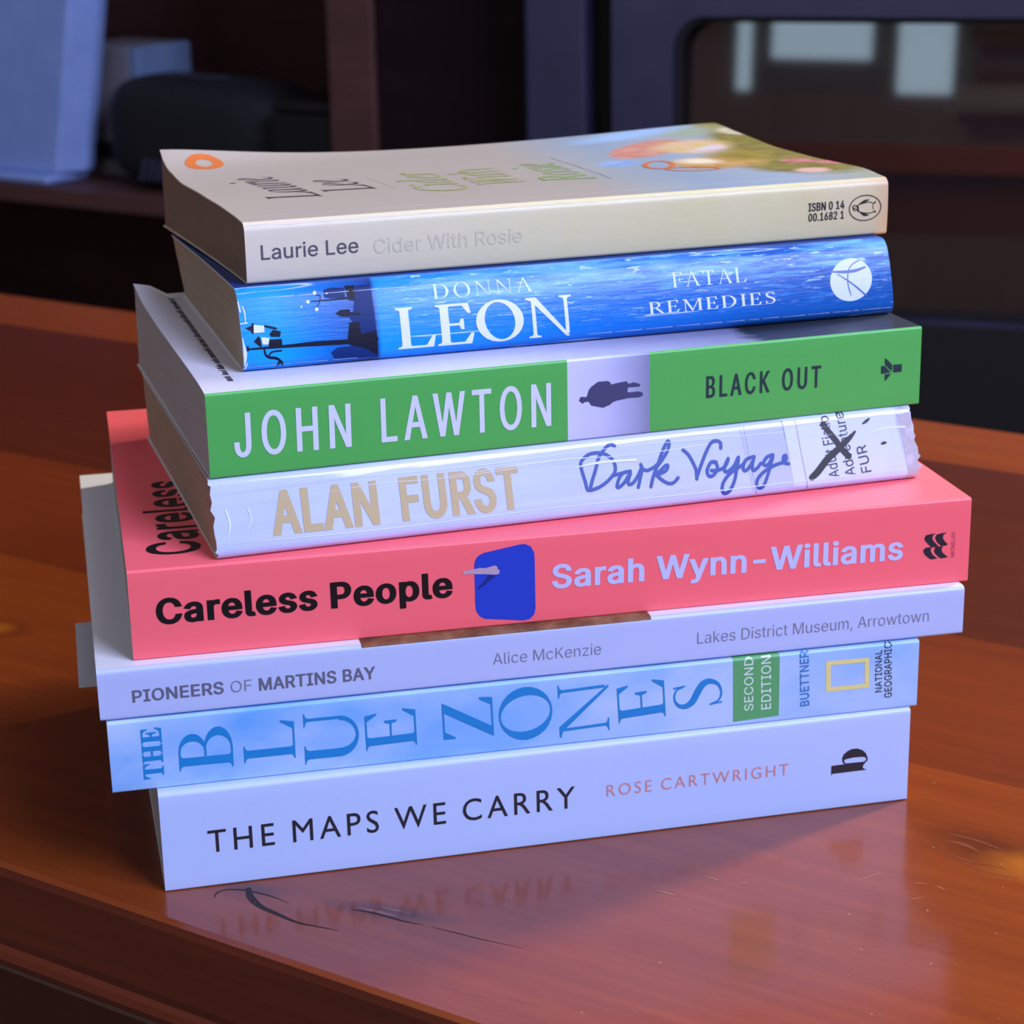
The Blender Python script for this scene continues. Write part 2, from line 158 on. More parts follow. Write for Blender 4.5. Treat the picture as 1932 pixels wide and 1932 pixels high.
# ------------------------------------------------------------------ lettering: glyph outlines, in 1/1000 em
GLYPHS = {'I':{' ':(187,[]),',':(187,[[38,-119,68,71,137,71,84,-119]]),'-':(453,[[337,244,337,188,114,188,114,244]]),'.':(187,[[95,-4,78,-1,63,9,53,24,50,41,53,59,63,73,78,83,95,87,113,83,128,73,138,59,141,41,138,24,128,9,113,-1]]),'0':(453,[[227,-7,174,1,130,24,95,62,69,113,53,178,48,254,53,330,69,395,95,447,130,484,174,508,227,516,279,508,323,484,358,447,384,395,400,330,405,254,400,178,384,113,359,62,323,24,279,1],[227,50,261,56,290,74,313,103,330,144,340,194,344,254,340,314,330,365,313,405,290,435,261,453,227,460,192,453,163,435,140,405,123,365,113,314,109,254,113,194,123,144,140,103,163,74,192,56]]),'1':(453,[[76,0,76,55,391,55,391,0],[276,509,276,0,212,0,212,448,209,448,86,358,86,427,198,509]]),'2':(453,[[64,0,64,47,234,229,282,282,311,327,320,371,317,397,308,419,293,436,273,449,224,460,196,457,172,447,153,433,139,413,130,390,127,362,66,362,71,405,86,442,111,473,143,496,182,511,225,516,268,511,306,497,337,474,361,445,376,411,381,372,371,318,336,259,267,180,153,60,153,57,389,57,389,0]]),'4':(453,[[40,105,40,158,247,509,311,509,109,166,109,163,413,163,413,105],[282,0,282,121,282,146,282,318,343,318,343,0]]),'6':(453,[[226,-7,182,-1,142,15,109,40,84,74,69,115,64,162,68,199,80,239,137,340,252,509,322,509,151,261,145,261,165,288,196,307,235,314,278,309,316,295,346,271,370,240,384,201,389,157,384,112,368,73,343,39,310,14,271,-2],[226,48,254,52,279,63,299,79,314,101,324,128,327,157,324,187,314,213,299,235,279,251,254,262,226,265,198,262,174,252,153,235,138,214,128,188,125,158,128,128,138,102,153,79,174,63,198,52]]),'8':(453,[[226,-7,178,-2,136,11,101,33,74,62,57,96,52,135,55,166,65,195,81,220,101,241,125,256,153,265,153,267,119,282,93,308,76,342,70,380,75,417,90,450,114,477,146,498,184,511,226,516,269,511,306,498,337,477,361,450,377,417,382,380,376,342,359,308,333,282,300,267,300,265,327,256,351,241,372,220,387,195,397,166,401,135,395,96,378,62,352,33,317,11,275,-2],[226,49,258,52,285,60,307,74,323,91,333,113,337,139,333,165,322,189,305,208,283,223,256,232,226,235,196,232,169,223,147,208,130,189,119,165,115,139,119,113,129,91,145,74,167,60,195,52],[226,290,274,300,293,313,307,330,316,351,319,376,316,399,308,420,294,437,275,449,226,460,177,449,159,437,145,420,136,399,133,376,136,351,145,330,159,313,178,300]]),'A':(479,[[16,0,201,509,276,509,463,0,395,0,287,302,264,372,232,478,245,478,213,371,191,302,85,0],[110,142,110,199,370,199,370,142]]),'B':(456,[[60,0,60,509,241,509,289,504,329,491,359,469,381,442,394,410,398,374,395,344,387,320,356,286,315,267,315,262,339,257,363,245,385,227,402,203,414,173,418,136,413,100,400,67,377,39,344,18,301,4,247,0],[125,57,245,57,296,63,330,80,349,105,355,137,352,161,342,184,327,203,306,218,279,228,248,231,125,231],[125,285,238,285,288,296,308,309,323,326,333,348,336,372,330,403,313,429,283,446,240,452,125,452]]),'C':(510,[[267,-7,205,1,150,25,104,63,70,115,48,179,40,254,48,329,70,393,104,445,150,484,205,508,267,516,340,504,373,490,402,471,427,447,448,418,463,385,473,348,408,348,389,395,357,428,315,449,267,456,223,450,184,432,150,403,125,364,109,314,103,254,109,194,125,145,151,105,184,76,223,59,267,53,315,60,357,81,389,114,408,160,473,160,463,124,448,91,428,62,402,38,373,19,341,5,305,-4]]),'D':(502,[[219,0,96,0,96,57,215,57,272,63,318,81,354,110,379,149,394,198,399,255,394,312,379,361,354,399,320,428,275,446,221,452,93,452,93,509,225,509,294,501,353,478,399,441,433,391,455,329,462,255,455,181,433,119,398,68,351,31,291,8],[125,509,125,0,60,0,60,509]]),'E':(418,[[60,0,60,509,372,509,372,452,125,452,125,286,355,286,355,229,125,229,125,57,375,57,375,0]]),'F':(410,[[60,0,60,509,369,509,369,452,125,452,125,278,346,278,346,221,125,221,125,0]]),'G':(520,[[269,-7,205,1,149,25,104,64,69,116,47,179,40,254,47,329,69,393,103,445,149,484,203,508,265,516,304,513,340,504,374,489,403,469,429,445,449,416,465,384,474,349,408,349,387,393,356,427,315,448,265,456,222,450,183,432,150,404,125,364,109,314,103,254,109,194,125,145,151,105,184,76,224,59,269,53,309,57,345,71,374,93,396,123,410,160,415,202,434,199,283,199,283,256,478,256,478,200,471,141,451,91,419,50,377,19,326,0]]),'H':(517,[[60,0,60,509,125,509,125,289,392,289,392,509,457,509,457,0,392,0,392,232,125,232,125,0]]),'I':(300,[[31,0,31,57,118,57,118,452,31,452,31,509,269,509,269,452,183,452,183,57,269,57,269,0]]),'J':(396,[[185,-7,124,3,75,33,44,81,33,145,33,173,98,173,98,145,104,104,122,74,149,56,185,50,220,56,248,74,266,104,272,145,272,509,336,509,336,145,326,81,294,33,246,3]]),'K':(466,[[104,145,104,216,139,261,174,303,212,344,364,509,448,509,231,276,228,276],[60,0,60,509,125,509,125,334,124,225,125,193,125,0],[372,0,188,259,228,309,449,0]]),'L':(393,[[60,0,60,509,125,509,125,57,361,57,361,0]]),'M':(628,[[60,0,60,509,152,509,277,187,287,159,299,123,311,84,322,49,307,49,318,83,330,121,342,158,352,187,476,509,568,509,568,0,504,0,504,291,504,327,505,369,506,413,507,457,513,457,498,409,482,363,467,322,456,291,342,0,286,0,170,291,159,321,145,361,129,408,112,457,119,457,120,416,121,372,122,328,122,291,122,0]]),'N':(523,[[60,0,60,509,136,509,343,183,363,151,388,107,414,55,405,54,401,108,399,157,399,195,399,509,463,509,463,0,387,0,202,290,177,331,148,381,108,452,119,454,122,384,124,328,125,291,125,0]]),'O':(533,[[267,-7,205,1,150,25,105,63,70,115,48,179,40,254,48,329,70,393,105,445,150,484,205,508,267,516,329,508,384,484,429,445,464,393,486,329,493,254,486,179,464,115,429,63,384,25,329,1],[267,53,310,59,349,76,383,105,408,144,425,194,430,254,425,314,408,365,383,404,349,433,310,450,267,456,223,450,184,433,151,404,125,364,109,314,103,254,109,194,125,144,151,105,184,76,223,59]]),'P':(444,[[60,0,60,509,235,509,289,503,332,487,366,462,390,430,404,391,409,348,404,304,390,265,366,233,332,207,289,191,235,186,109,186,109,242,233,242,269,246,297,256,318,272,333,294,342,319,344,348,342,376,333,402,318,423,297,439,268,449,232,452,125,452,125,0]]),'R':(449,[[60,0,60,509,236,509,290,504,333,489,367,465,390,433,405,395,409,352,405,309,390,271,367,240,333,217,289,203,236,198,96,198,96,255,234,255,269,258,298,267,319,281,334,300,342,324,345,352,342,380,334,405,319,425,298,440,269,449,233,452,125,452,125,0],[353,0,230,229,303,229,428,0]]),'S':(446,[[224,-9,172,-4,128,9,91,31,64,60,46,96,38,137,104,137,110,110,123,88,142,71,166,59,224,49,257,52,286,60,311,74,329,92,341,114,346,139,342,161,332,179,296,205,245,222,184,239,128,260,86,289,60,326,52,372,58,413,75,448,102,476,138,498,180,511,227,516,275,511,316,498,351,476,377,449,394,415,401,378,337,378,326,412,302,437,267,453,225,459,194,456,167,448,145,435,129,418,118,398,115,376,119,352,131,334,169,308,212,293,264,279,312,264,359,238,395,198,405,171,408,139,403,99,386,64,360,34,323,11,278,-4]]),'T':(448,[[32,452,32,509,417,509,417,452,257,452,257,0,193,0,193,452]]),'U':(517,[[259,-8,203,-2,154,15,114,43,85,80,66,124,60,173,60,509,124,509,124,178,128,144,141,113,160,87,187,68,220,56,259,52,298,56,331,68,357,87,377,113,389,144,393,178,393,509,457,509,457,173,451,124,433,80,403,43,363,15,315,-2]]),'W':(686,[[155,0,16,509,82,509,163,196,175,145,187,94,197,40,189,40,200,94,211,145,224,196,306,509,380,509,462,196,474,145,486,94,497,40,488,40,499,94,510,145,523,196,603,509,670,509,530,0,455,0,368,323,351,391,336,475,350,475,335,395,318,323,230,0]]),'Y':(472,[[203,0,203,208,16,509,91,509,192,344,222,292,250,230,224,230,251,293,280,344,381,509,455,509,268,208,268,0]]),'a':(389,[[160,-9,126,-5,94,5,68,22,48,45,35,73,30,108,34,138,43,161,58,179,78,193,125,211,178,220,234,227,265,235,273,243,276,255,276,257,267,297,240,322,196,331,149,322,118,301,100,274,41,291,57,322,79,346,104,364,133,375,194,384,239,379,286,360,306,343,322,320,333,290,337,251,337,0,277,0,277,52,272,52,252,25,215,1],[170,45,202,49,228,59,248,74,263,93,272,115,276,138,276,190,259,182,231,176,200,171,175,168,134,159,103,139,95,124,92,105,102,72,130,52]]),'c':(395,[[207,-8,159,-2,117,16,82,46,56,85,40,133,34,187,40,243,56,291,82,330,117,360,159,378,207,384,260,377,305,356,340,322,362,277,303,262,290,289,270,311,242,325,207,330,173,325,145,310,124,287,108,258,99,224,96,187,99,151,108,117,124,89,145,66,173,51,207,46,243,52,271,66,292,89,304,117,363,102,341,56,306,21,261,-1]]),'d':(424,[[195,-8,151,-2,111,16,79,45,55,84,39,133,34,189,39,245,55,293,79,332,112,361,151,378,196,384,228,381,253,373,287,346,306,319,311,319,311,509,372,509,372,0,313,0,313,59,307,59,287,31,252,4,227,-5],[205,47,236,51,263,65,284,86,299,115,309,150,312,189,309,229,300,263,284,291,263,312,237,325,205,330,172,325,145,311,124,290,108,261,99,227,96,189,99,151,109,117,124,88,145,66,172,51]]),'e':(404,[[212,-8,161,-2,117,16,82,46,56,85,40,132,34,187,39,242,55,290,81,329,115,359,157,378,205,384,266,374,294,361,319,341,341,315,357,282,368,242,371,194,371,169,75,169,75,221,338,221,310,202,307,237,298,269,283,294,263,314,237,326,205,330,173,326,146,313,125,294,109,270,99,241,96,211,96,178,100,139,110,106,128,80,151,61,179,50,212,46,254,53,285,73,306,105,365,91,353,63,335,39,311,19,283,4,249,-5]]),'h':(410,[[114,227,114,0,53,0,53,509,114,509,114,287,102,287,124,332,152,362,187,379,227,384,264,380,295,369,321,349,341,321,353,285,357,240,357,0,296,0,296,235,290,275,273,304,246,323,210,329,184,326,161,317,141,303,126,283,117,257]]),'i':(166,[[53,0,53,379,114,379,114,0],[84,443,67,446,54,455,44,468,41,483,44,499,54,512,67,521,84,524,100,521,114,512,123,499,126,483,123,468,114,455,100,446]]),'k':(380,[[110,137,110,212,121,212,284,379,360,379,184,199,177,199],[53,0,53,509,114,509,114,0],[294,0,148,186,191,229,372,0]]),'l':(189,[[139,-2,101,3,74,20,58,47,53,84,53,509,114,509,114,99,120,62,130,54,146,52,160,53,170,54,181,3,162,-1]]),'m':(609,[[53,0,53,379,112,379,112,295,108,295,118,323,132,346,172,376,219,386,257,380,287,361,309,331,321,295,312,295,322,321,337,343,381,375,437,386,468,383,497,372,522,354,541,328,553,296,557,255,557,0,496,0,496,254,490,289,473,313,447,326,419,330,395,328,374,320,345,290,335,247,335,0,274,0,274,260,269,288,253,311,229,326,199,330,158,320,140,307,126,289,117,266,114,238,114,0]]),'n':(409,[[114,227,114,0,53,0,53,379,112,379,112,287,102,287,124,332,152,362,187,379,227,384,264,380,295,369,321,349,341,321,353,285,357,240,357,0,296,0,296,235,290,275,273,304,246,323,210,329,184,326,161,317,141,303,126,283,117,257]]),'o':(415,[[207,-8,159,-2,117,16,82,46,56,85,40,133,34,187,40,243,56,291,82,330,117,360,159,378,207,384,256,378,299,360,333,330,359,291,376,243,381,187,376,133,359,85,333,46,299,16,256,-2],[207,46,242,51,270,66,292,89,307,117,316,151,319,187,316,224,307,258,292,287,270,310,242,325,207,330,173,325,145,310,124,287,108,258,99,224,96,187,99,151,108,117,124,89,145,66,173,51]]),'p':(424,[[53,-143,53,379,112,379,112,319,118,319,137,346,171,373,197,381,229,384,274,378,313,361,345,332,370,293,385,245,390,189,385,133,370,84,346,45,313,16,274,-2,229,-8,198,-5,173,4,138,31,118,59,114,59,114,-143],[220,47,253,51,279,66,301,88,316,117,325,151,328,189,325,227,316,261,301,290,280,311,253,325,220,330,188,325,161,312,140,291,125,263,116,229,113,189,116,150,125,115,140,86,162,65,188,51]]),'r':(259,[[53,0,53,379,112,379,112,321,115,321,130,347,152,367,181,380,213,385,229,384,243,384,243,322,230,324,207,326,182,323,159,315,140,301,126,284,117,262,114,237,114,0]]),'s':(365,[[182,-8,145,-5,112,3,84,18,62,38,45,63,36,94,94,107,105,79,124,60,150,49,181,45,217,50,244,62,262,81,268,103,265,121,254,136,237,147,212,155,149,170,104,186,72,208,53,237,47,274,51,305,65,332,87,354,115,370,149,381,187,384,223,381,254,372,279,358,299,339,324,290,268,277,258,298,243,316,219,328,187,333,156,329,131,317,114,299,109,277,112,258,124,243,172,223,229,209,275,194,306,171,325,142,331,107,326,75,312,47,290,24,260,6,223,-5]]),'t':(227,[[204,379,204,327,6,327,6,379],[65,471,126,471,126,98,128,76,136,61,150,53,170,50,185,51,202,54,213,2,192,-3,168,-4,125,2,92,21,72,52,65,93]]),'u':(410,[[182,-5,146,-1,115,11,89,31,69,59,57,95,53,139,53,379,114,379,114,144,119,105,137,75,164,56,200,50,226,53,249,62,268,77,283,97,293,122,296,153,296,379,357,379,357,0,298,0,298,92,307,92,286,47,257,17,222,0]]),'v':(389,[[163,0,17,379,84,379,165,155,187,87,206,21,184,21,203,87,224,155,305,379,371,379,226,0]]),'w':(567,[[138,0,23,379,87,379,133,214,154,137,175,41,165,41,186,135,206,214,252,379,316,379,362,214,382,136,402,41,391,41,413,135,434,214,480,379,545,379,429,0,368,0,319,172,305,225,291,280,277,338,291,338,277,280,263,225,248,172,199,0]]),'y':(389,[[47,-139,61,-86,71,-87,104,-89,130,-74,151,-36,163,-1,17,379,84,379,165,155,187,87,206,21,184,21,202,87,224,155,305,379,371,379,204,-58,177,-107,139,-136,91,-145,65,-143]]),'z':(380,[[42,0,42,46,254,320,254,323,48,323,48,379,333,379,333,331,126,60,126,56,339,56,339,0]])},'B':{'E':(442,[[14,0,14,17,44,20,62,30,72,48,75,78,75,369,72,405,62,425,44,435,16,439,16,455,399,455,399,320,383,320,369,373,340,406,295,424,232,430,200,428,186,417,183,388,183,246,193,246,232,252,259,269,277,300,288,345,304,345,304,118,287,118,273,181,259,201,241,213,185,222,183,222,183,67,185,47,192,35,230,28,276,30,313,39,345,53,371,75,393,105,411,143,430,143,402,0]]),'H':(523,[[15,0,15,17,45,22,62,32,72,50,75,81,75,379,71,406,62,424,44,434,16,439,16,455,242,455,242,439,204,432,187,415,182,379,182,251,342,251,342,379,337,415,320,432,282,439,282,455,507,455,507,439,478,434,461,424,452,407,449,379,449,81,452,52,461,33,478,22,507,17,507,0,282,0,282,17,311,21,329,31,339,49,342,81,342,221,182,221,182,81,185,50,194,32,212,22,242,17,242,0]]),'T':(423,[[92,0,92,17,123,21,142,31,152,50,156,81,156,433,149,433,102,426,65,403,41,367,29,318,11,318,11,455,410,455,410,317,394,317,381,368,357,404,319,426,269,433,263,433,263,81,267,49,276,30,296,21,328,17,328,0]])},'Y':{'C':(471,[[218,-10,164,-4,117,13,78,41,49,78,31,125,26,179,31,227,46,276,70,322,102,365,139,402,181,433,250,464,321,475,363,470,412,457,430,453,443,458,453,470,467,470,439,332,425,332,426,343,426,353,419,395,400,427,370,446,328,453,287,447,246,430,208,404,174,370,146,328,124,281,109,229,105,175,114,109,140,60,182,29,236,19,294,28,348,56,399,103,412,91,369,46,323,15,274,-4]]),'L':(449,[[-24,0,-21,13,-18,13,9,16,28,26,41,43,52,73,135,385,140,405,142,419,139,433,130,443,91,451,94,465,279,465,274,452,248,449,230,440,216,422,206,393,125,92,118,64,116,51,118,37,126,29,165,24,212,24,298,33,328,45,354,65,399,132,412,132,368,0]]),'R':(451,[[-34,0,-30,13,-27,13,0,17,19,27,32,45,42,73,126,385,132,420,129,434,120,443,81,451,85,465,281,465,343,458,388,438,414,406,423,364,408,307,364,264,289,235,351,85,381,31,398,18,419,13,422,13,418,0,314,0,221,228,206,228,176,229,152,231,114,89,106,46,109,30,118,20,154,13,162,13,158,0],[202,250,264,257,309,280,337,316,347,363,336,407,304,434,251,443,224,440,209,427,197,398,158,253,179,251]]),'W':(593,[[83,-10,99,394,96,422,87,439,69,449,40,453,42,465,229,465,226,453,220,453,193,449,177,439,168,419,165,387,153,116,321,355,323,396,321,422,312,439,296,449,272,452,267,452,270,465,448,465,444,452,410,447,394,425,388,378,377,120,545,372,564,406,570,431,558,446,522,452,527,465,667,465,664,452,662,452,643,448,624,434,582,381,319,-10,306,-10,320,310,95,-10]]),'a':(342,[[50,-8,26,-3,8,10,-3,33,-7,64,0,119,18,175,49,228,90,274,136,306,183,316,217,307,232,280,241,309,292,309,231,90,222,44,224,37,233,35,252,46,282,80,291,72,240,12,195,-8,175,0,168,23,191,118,154,62,119,23,85,0],[82,33,98,37,116,48,152,87,185,141,210,201,219,257,210,288,185,299,154,291,124,266,96,226,74,175,58,122,53,73,60,43]]),'d':(355,[[61,-8,32,-3,10,13,-4,39,-9,73,-5,107,5,143,44,217,99,279,146,307,192,316,225,311,242,293,273,416,275,426,275,436,268,451,243,455,233,455,236,467,306,479,338,487,345,480,344,473,343,468,240,81,236,60,234,44,238,34,250,30,273,43,306,81,317,72,263,11,240,-3,217,-8,191,1,183,27,201,112,167,59,133,21,99,-1],[91,28,109,31,127,43,165,85,199,142,223,204,232,259,223,289,212,298,198,300,165,292,132,268,101,229,75,178,57,124,51,78,54,57,62,41,74,31]]),'e':(288,[[89,-7,50,0,21,21,2,54,-4,99,-1,131,9,165,46,231,101,283,148,308,195,316,222,313,242,303,254,287,258,266,245,226,208,189,147,161,61,142,57,118,56,98,63,58,84,34,119,26,168,39,221,81,231,71,198,36,165,12,128,-2],[64,158,124,173,168,199,195,233,204,271,198,291,180,298,159,294,137,280,95,230]]),'h':(415,[[57,0,57,510,116,510,116,361,113,310,117,310,137,334,164,352,195,362,229,366,287,358,328,335,352,294,361,234,361,0,302,0,302,230,293,278,266,307,222,317,171,309,139,283,122,242,116,186,116,0]]),'i':(178,[[122,394,98,404,88,428,98,452,122,463,147,452,157,428,147,403],[33,-8,8,1,0,29,3,53,11,86,55,241,58,254,60,264,57,275,50,282,17,287,20,299,65,305,96,310,124,316,131,308,130,303,128,296,63,79,58,52,61,37,72,32,96,45,130,84,140,74,102,28,67,1]]),'o':(351,[[105,-8,61,-1,26,22,3,57,-4,102,0,140,14,178,35,215,61,247,93,276,128,298,165,312,201,316,248,309,283,286,306,251,314,206,310,172,299,138,260,73,203,23,155,0],[113,11,140,17,166,32,190,55,211,85,243,155,255,226,248,267,229,291,197,299,165,291,132,268,103,231,78,183,61,132,56,83,60,52,71,30,89,16]]),'r':(224,[[-13,0,46,209,56,259,53,272,47,279,13,284,15,297,59,304,90,310,118,316,124,314,124,308,89,179,137,255,177,301,208,316,229,307,237,283,234,266,226,253,214,243,200,240,180,248,170,268,118,199,75,110,41,0]]),'s':(249,[[78,-8,32,-1,6,6,-4,4,-9,-4,-22,-4,-7,106,4,105,10,65,24,35,45,16,71,10,93,14,110,26,122,45,126,69,120,93,104,120,83,147,63,175,46,206,40,238,46,269,63,294,90,311,123,316,166,310,193,302,205,305,209,314,220,314,207,214,195,214,184,261,163,289,130,299,115,296,102,287,94,275,91,261,97,237,116,208,136,181,155,154,173,122,179,89,176,63,166,40,151,20,130,5,106,-5]]),'t':(187,[[33,-8,9,1,1,26,2,44,7,62,66,283,19,283,22,297,63,313,100,344,136,392,151,392,126,304,183,304,177,283,120,283,66,78,60,45,63,34,72,31,93,43,124,79,134,68,82,11]]),'u':(364,[[46,-8,28,-5,15,4,7,18,4,38,8,69,19,116,50,228,54,247,56,265,53,276,47,283,13,287,15,300,59,306,90,311,119,316,128,312,127,304,125,296,71,107,62,74,59,54,64,38,79,32,100,38,124,54,177,115,227,203,261,309,314,309,255,92,246,47,250,36,260,32,284,45,315,84,324,75,291,29,257,1,222,-8,197,1,189,27,199,81,220,153,171,82,127,32,86,2]])},'G':{' ':(278,[]),'A':(667,[[362,686,293,686,0,0,100,0,186,201,476,201,567,0,667,0],[326,536,436,289,224,289]]),'C':(708,[[656,635,530,678,422,691,272,664,154,589,76,475,48,331,70,218,136,107,251,24,416,-9,513,-1,593,20,663,51,663,158,584,116,504,90,425,81,313,100,226,153,169,235,149,340,170,444,227,527,313,581,421,601,498,593,575,570,656,530]]),'E':(500,[[462,682,75,682,75,0,471,0,471,88,173,88,173,300,452,300,452,388,173,388,173,594,462,594]]),'G':(740,[[673,336,444,336,444,248,575,248,575,108,503,89,427,81,316,100,228,154,171,235,151,340,171,443,227,526,310,581,414,601,496,593,578,571,659,534,659,633,527,679,416,691,271,664,155,589,78,477,50,337,77,199,153,89,268,17,413,-9,502,-3,586,15,673,47]]),'H':(729,[[653,682,555,682,555,385,173,385,173,682,75,682,75,0,173,0,173,297,555,297,555,0,653,0]]),'I':(250,[[174,682,76,682,76,0,174,0]]),'M':(781,[[709,682,618,682,391,402,165,682,73,682,73,0,171,0,171,531,173,531,383,267,399,267,609,531,611,531,611,0,709,0]]),'O':(823,[[45,341,71,208,143,97,258,20,409,-9,564,20,680,97,753,209,778,341,752,476,679,587,563,663,411,691,261,663,145,587,71,475],[146,341,166,445,222,527,305,581,411,601,517,581,601,527,657,445,677,341,657,238,601,155,517,101,411,81,305,101,221,155,166,238]]),'P':(510,[[70,682,70,0,168,0,168,295,270,295,373,310,444,350,486,411,500,486,487,562,447,625,380,667,283,682],[168,594,283,594,339,585,374,561,393,527,399,490,391,445,366,411,329,390,279,383,168,383]]),'R':(604,[[77,682,77,0,175,0,175,296,216,296,265,287,321,243,397,140,487,0,604,0,511,135,462,213,414,276,359,324,421,363,460,419,473,491,457,571,413,631,342,669,249,682],[175,598,238,598,299,591,340,570,364,538,372,495,366,454,345,418,303,393,238,384,175,384]]),'S':(458,[[399,643,324,679,247,691,162,678,97,642,55,584,40,509,86,396,188,320,289,252,335,165,323,126,287,93,224,79,159,90,98,124,44,178,44,54,102,19,165,-2,235,-9,311,5,372,43,412,102,426,176,380,303,279,381,177,443,131,522,145,564,183,593,239,603,288,597,342,575,399,532]]),'T':(604,[[587,682,17,682,17,594,253,594,253,0,351,0,351,594,587,594]]),'W':(1042,[[1041,682,944,682,758,212,568,682,475,682,286,212,98,682,0,682,276,-6,295,-6,521,552,745,-6,764,-6]]),'Y':(604,[[301,447,118,682,0,682,253,361,253,0,351,0,351,360,604,682,486,682]])}}
def decode(rec):
    adv, sp = rec
    return adv, [[(q[i], q[i+1]) for i in range(0, len(q), 2)] for q in sp]

def ribbon(pts, widths, sub=5, cap=True):
    """a pen stroke: a smooth polygon of varying width along the points"""
    P = [Vector((p[0], p[1])) for p in pts]
    n = len(P)
    if len(widths) != n:
        widths = [widths[min(len(widths) - 1, int(i*len(widths)/n))] for i in range(n)]
    if n > 2:
        Q, Wd = [], []
        for i in range(n - 1):
            p0, p1, p2, p3 = P[max(i-1, 0)], P[i], P[i+1], P[min(i+2, n-1)]
            for j in range(sub):
                t = j/sub
                Q.append(0.5*((2*p1) + (p2 - p0)*t + (2*p0 - 5*p1 + 4*p2 - p3)*t*t + (3*p1 - p0 - 3*p2 + p3)*t**3))
                Wd.append(widths[i]*(1-t) + widths[i+1]*t)
        Q.append(P[-1]); Wd.append(widths[-1])
    else: Q, Wd = P, list(widths)
    polys = []
    for i in range(len(Q) - 1):
        d = Q[i+1] - Q[i]
        if d.length < 1e-6: continue
        d.normalize(); nn = Vector((-d.y, d.x))
        a, b = Wd[i]/2, Wd[i+1]/2
        polys.append([Q[i] - nn*a, Q[i+1] - nn*b, Q[i+1] + nn*b, Q[i] + nn*a])
    for i in range(len(Q)):
        r = Wd[i]/2*0.995
        polys.append([Q[i] + Vector((cos(t), sin(t)))*r for t in [k*pi/4 + 0.13*i for k in range(8)]])
    return [[(p.x, p.y) for p in q] for q in polys]

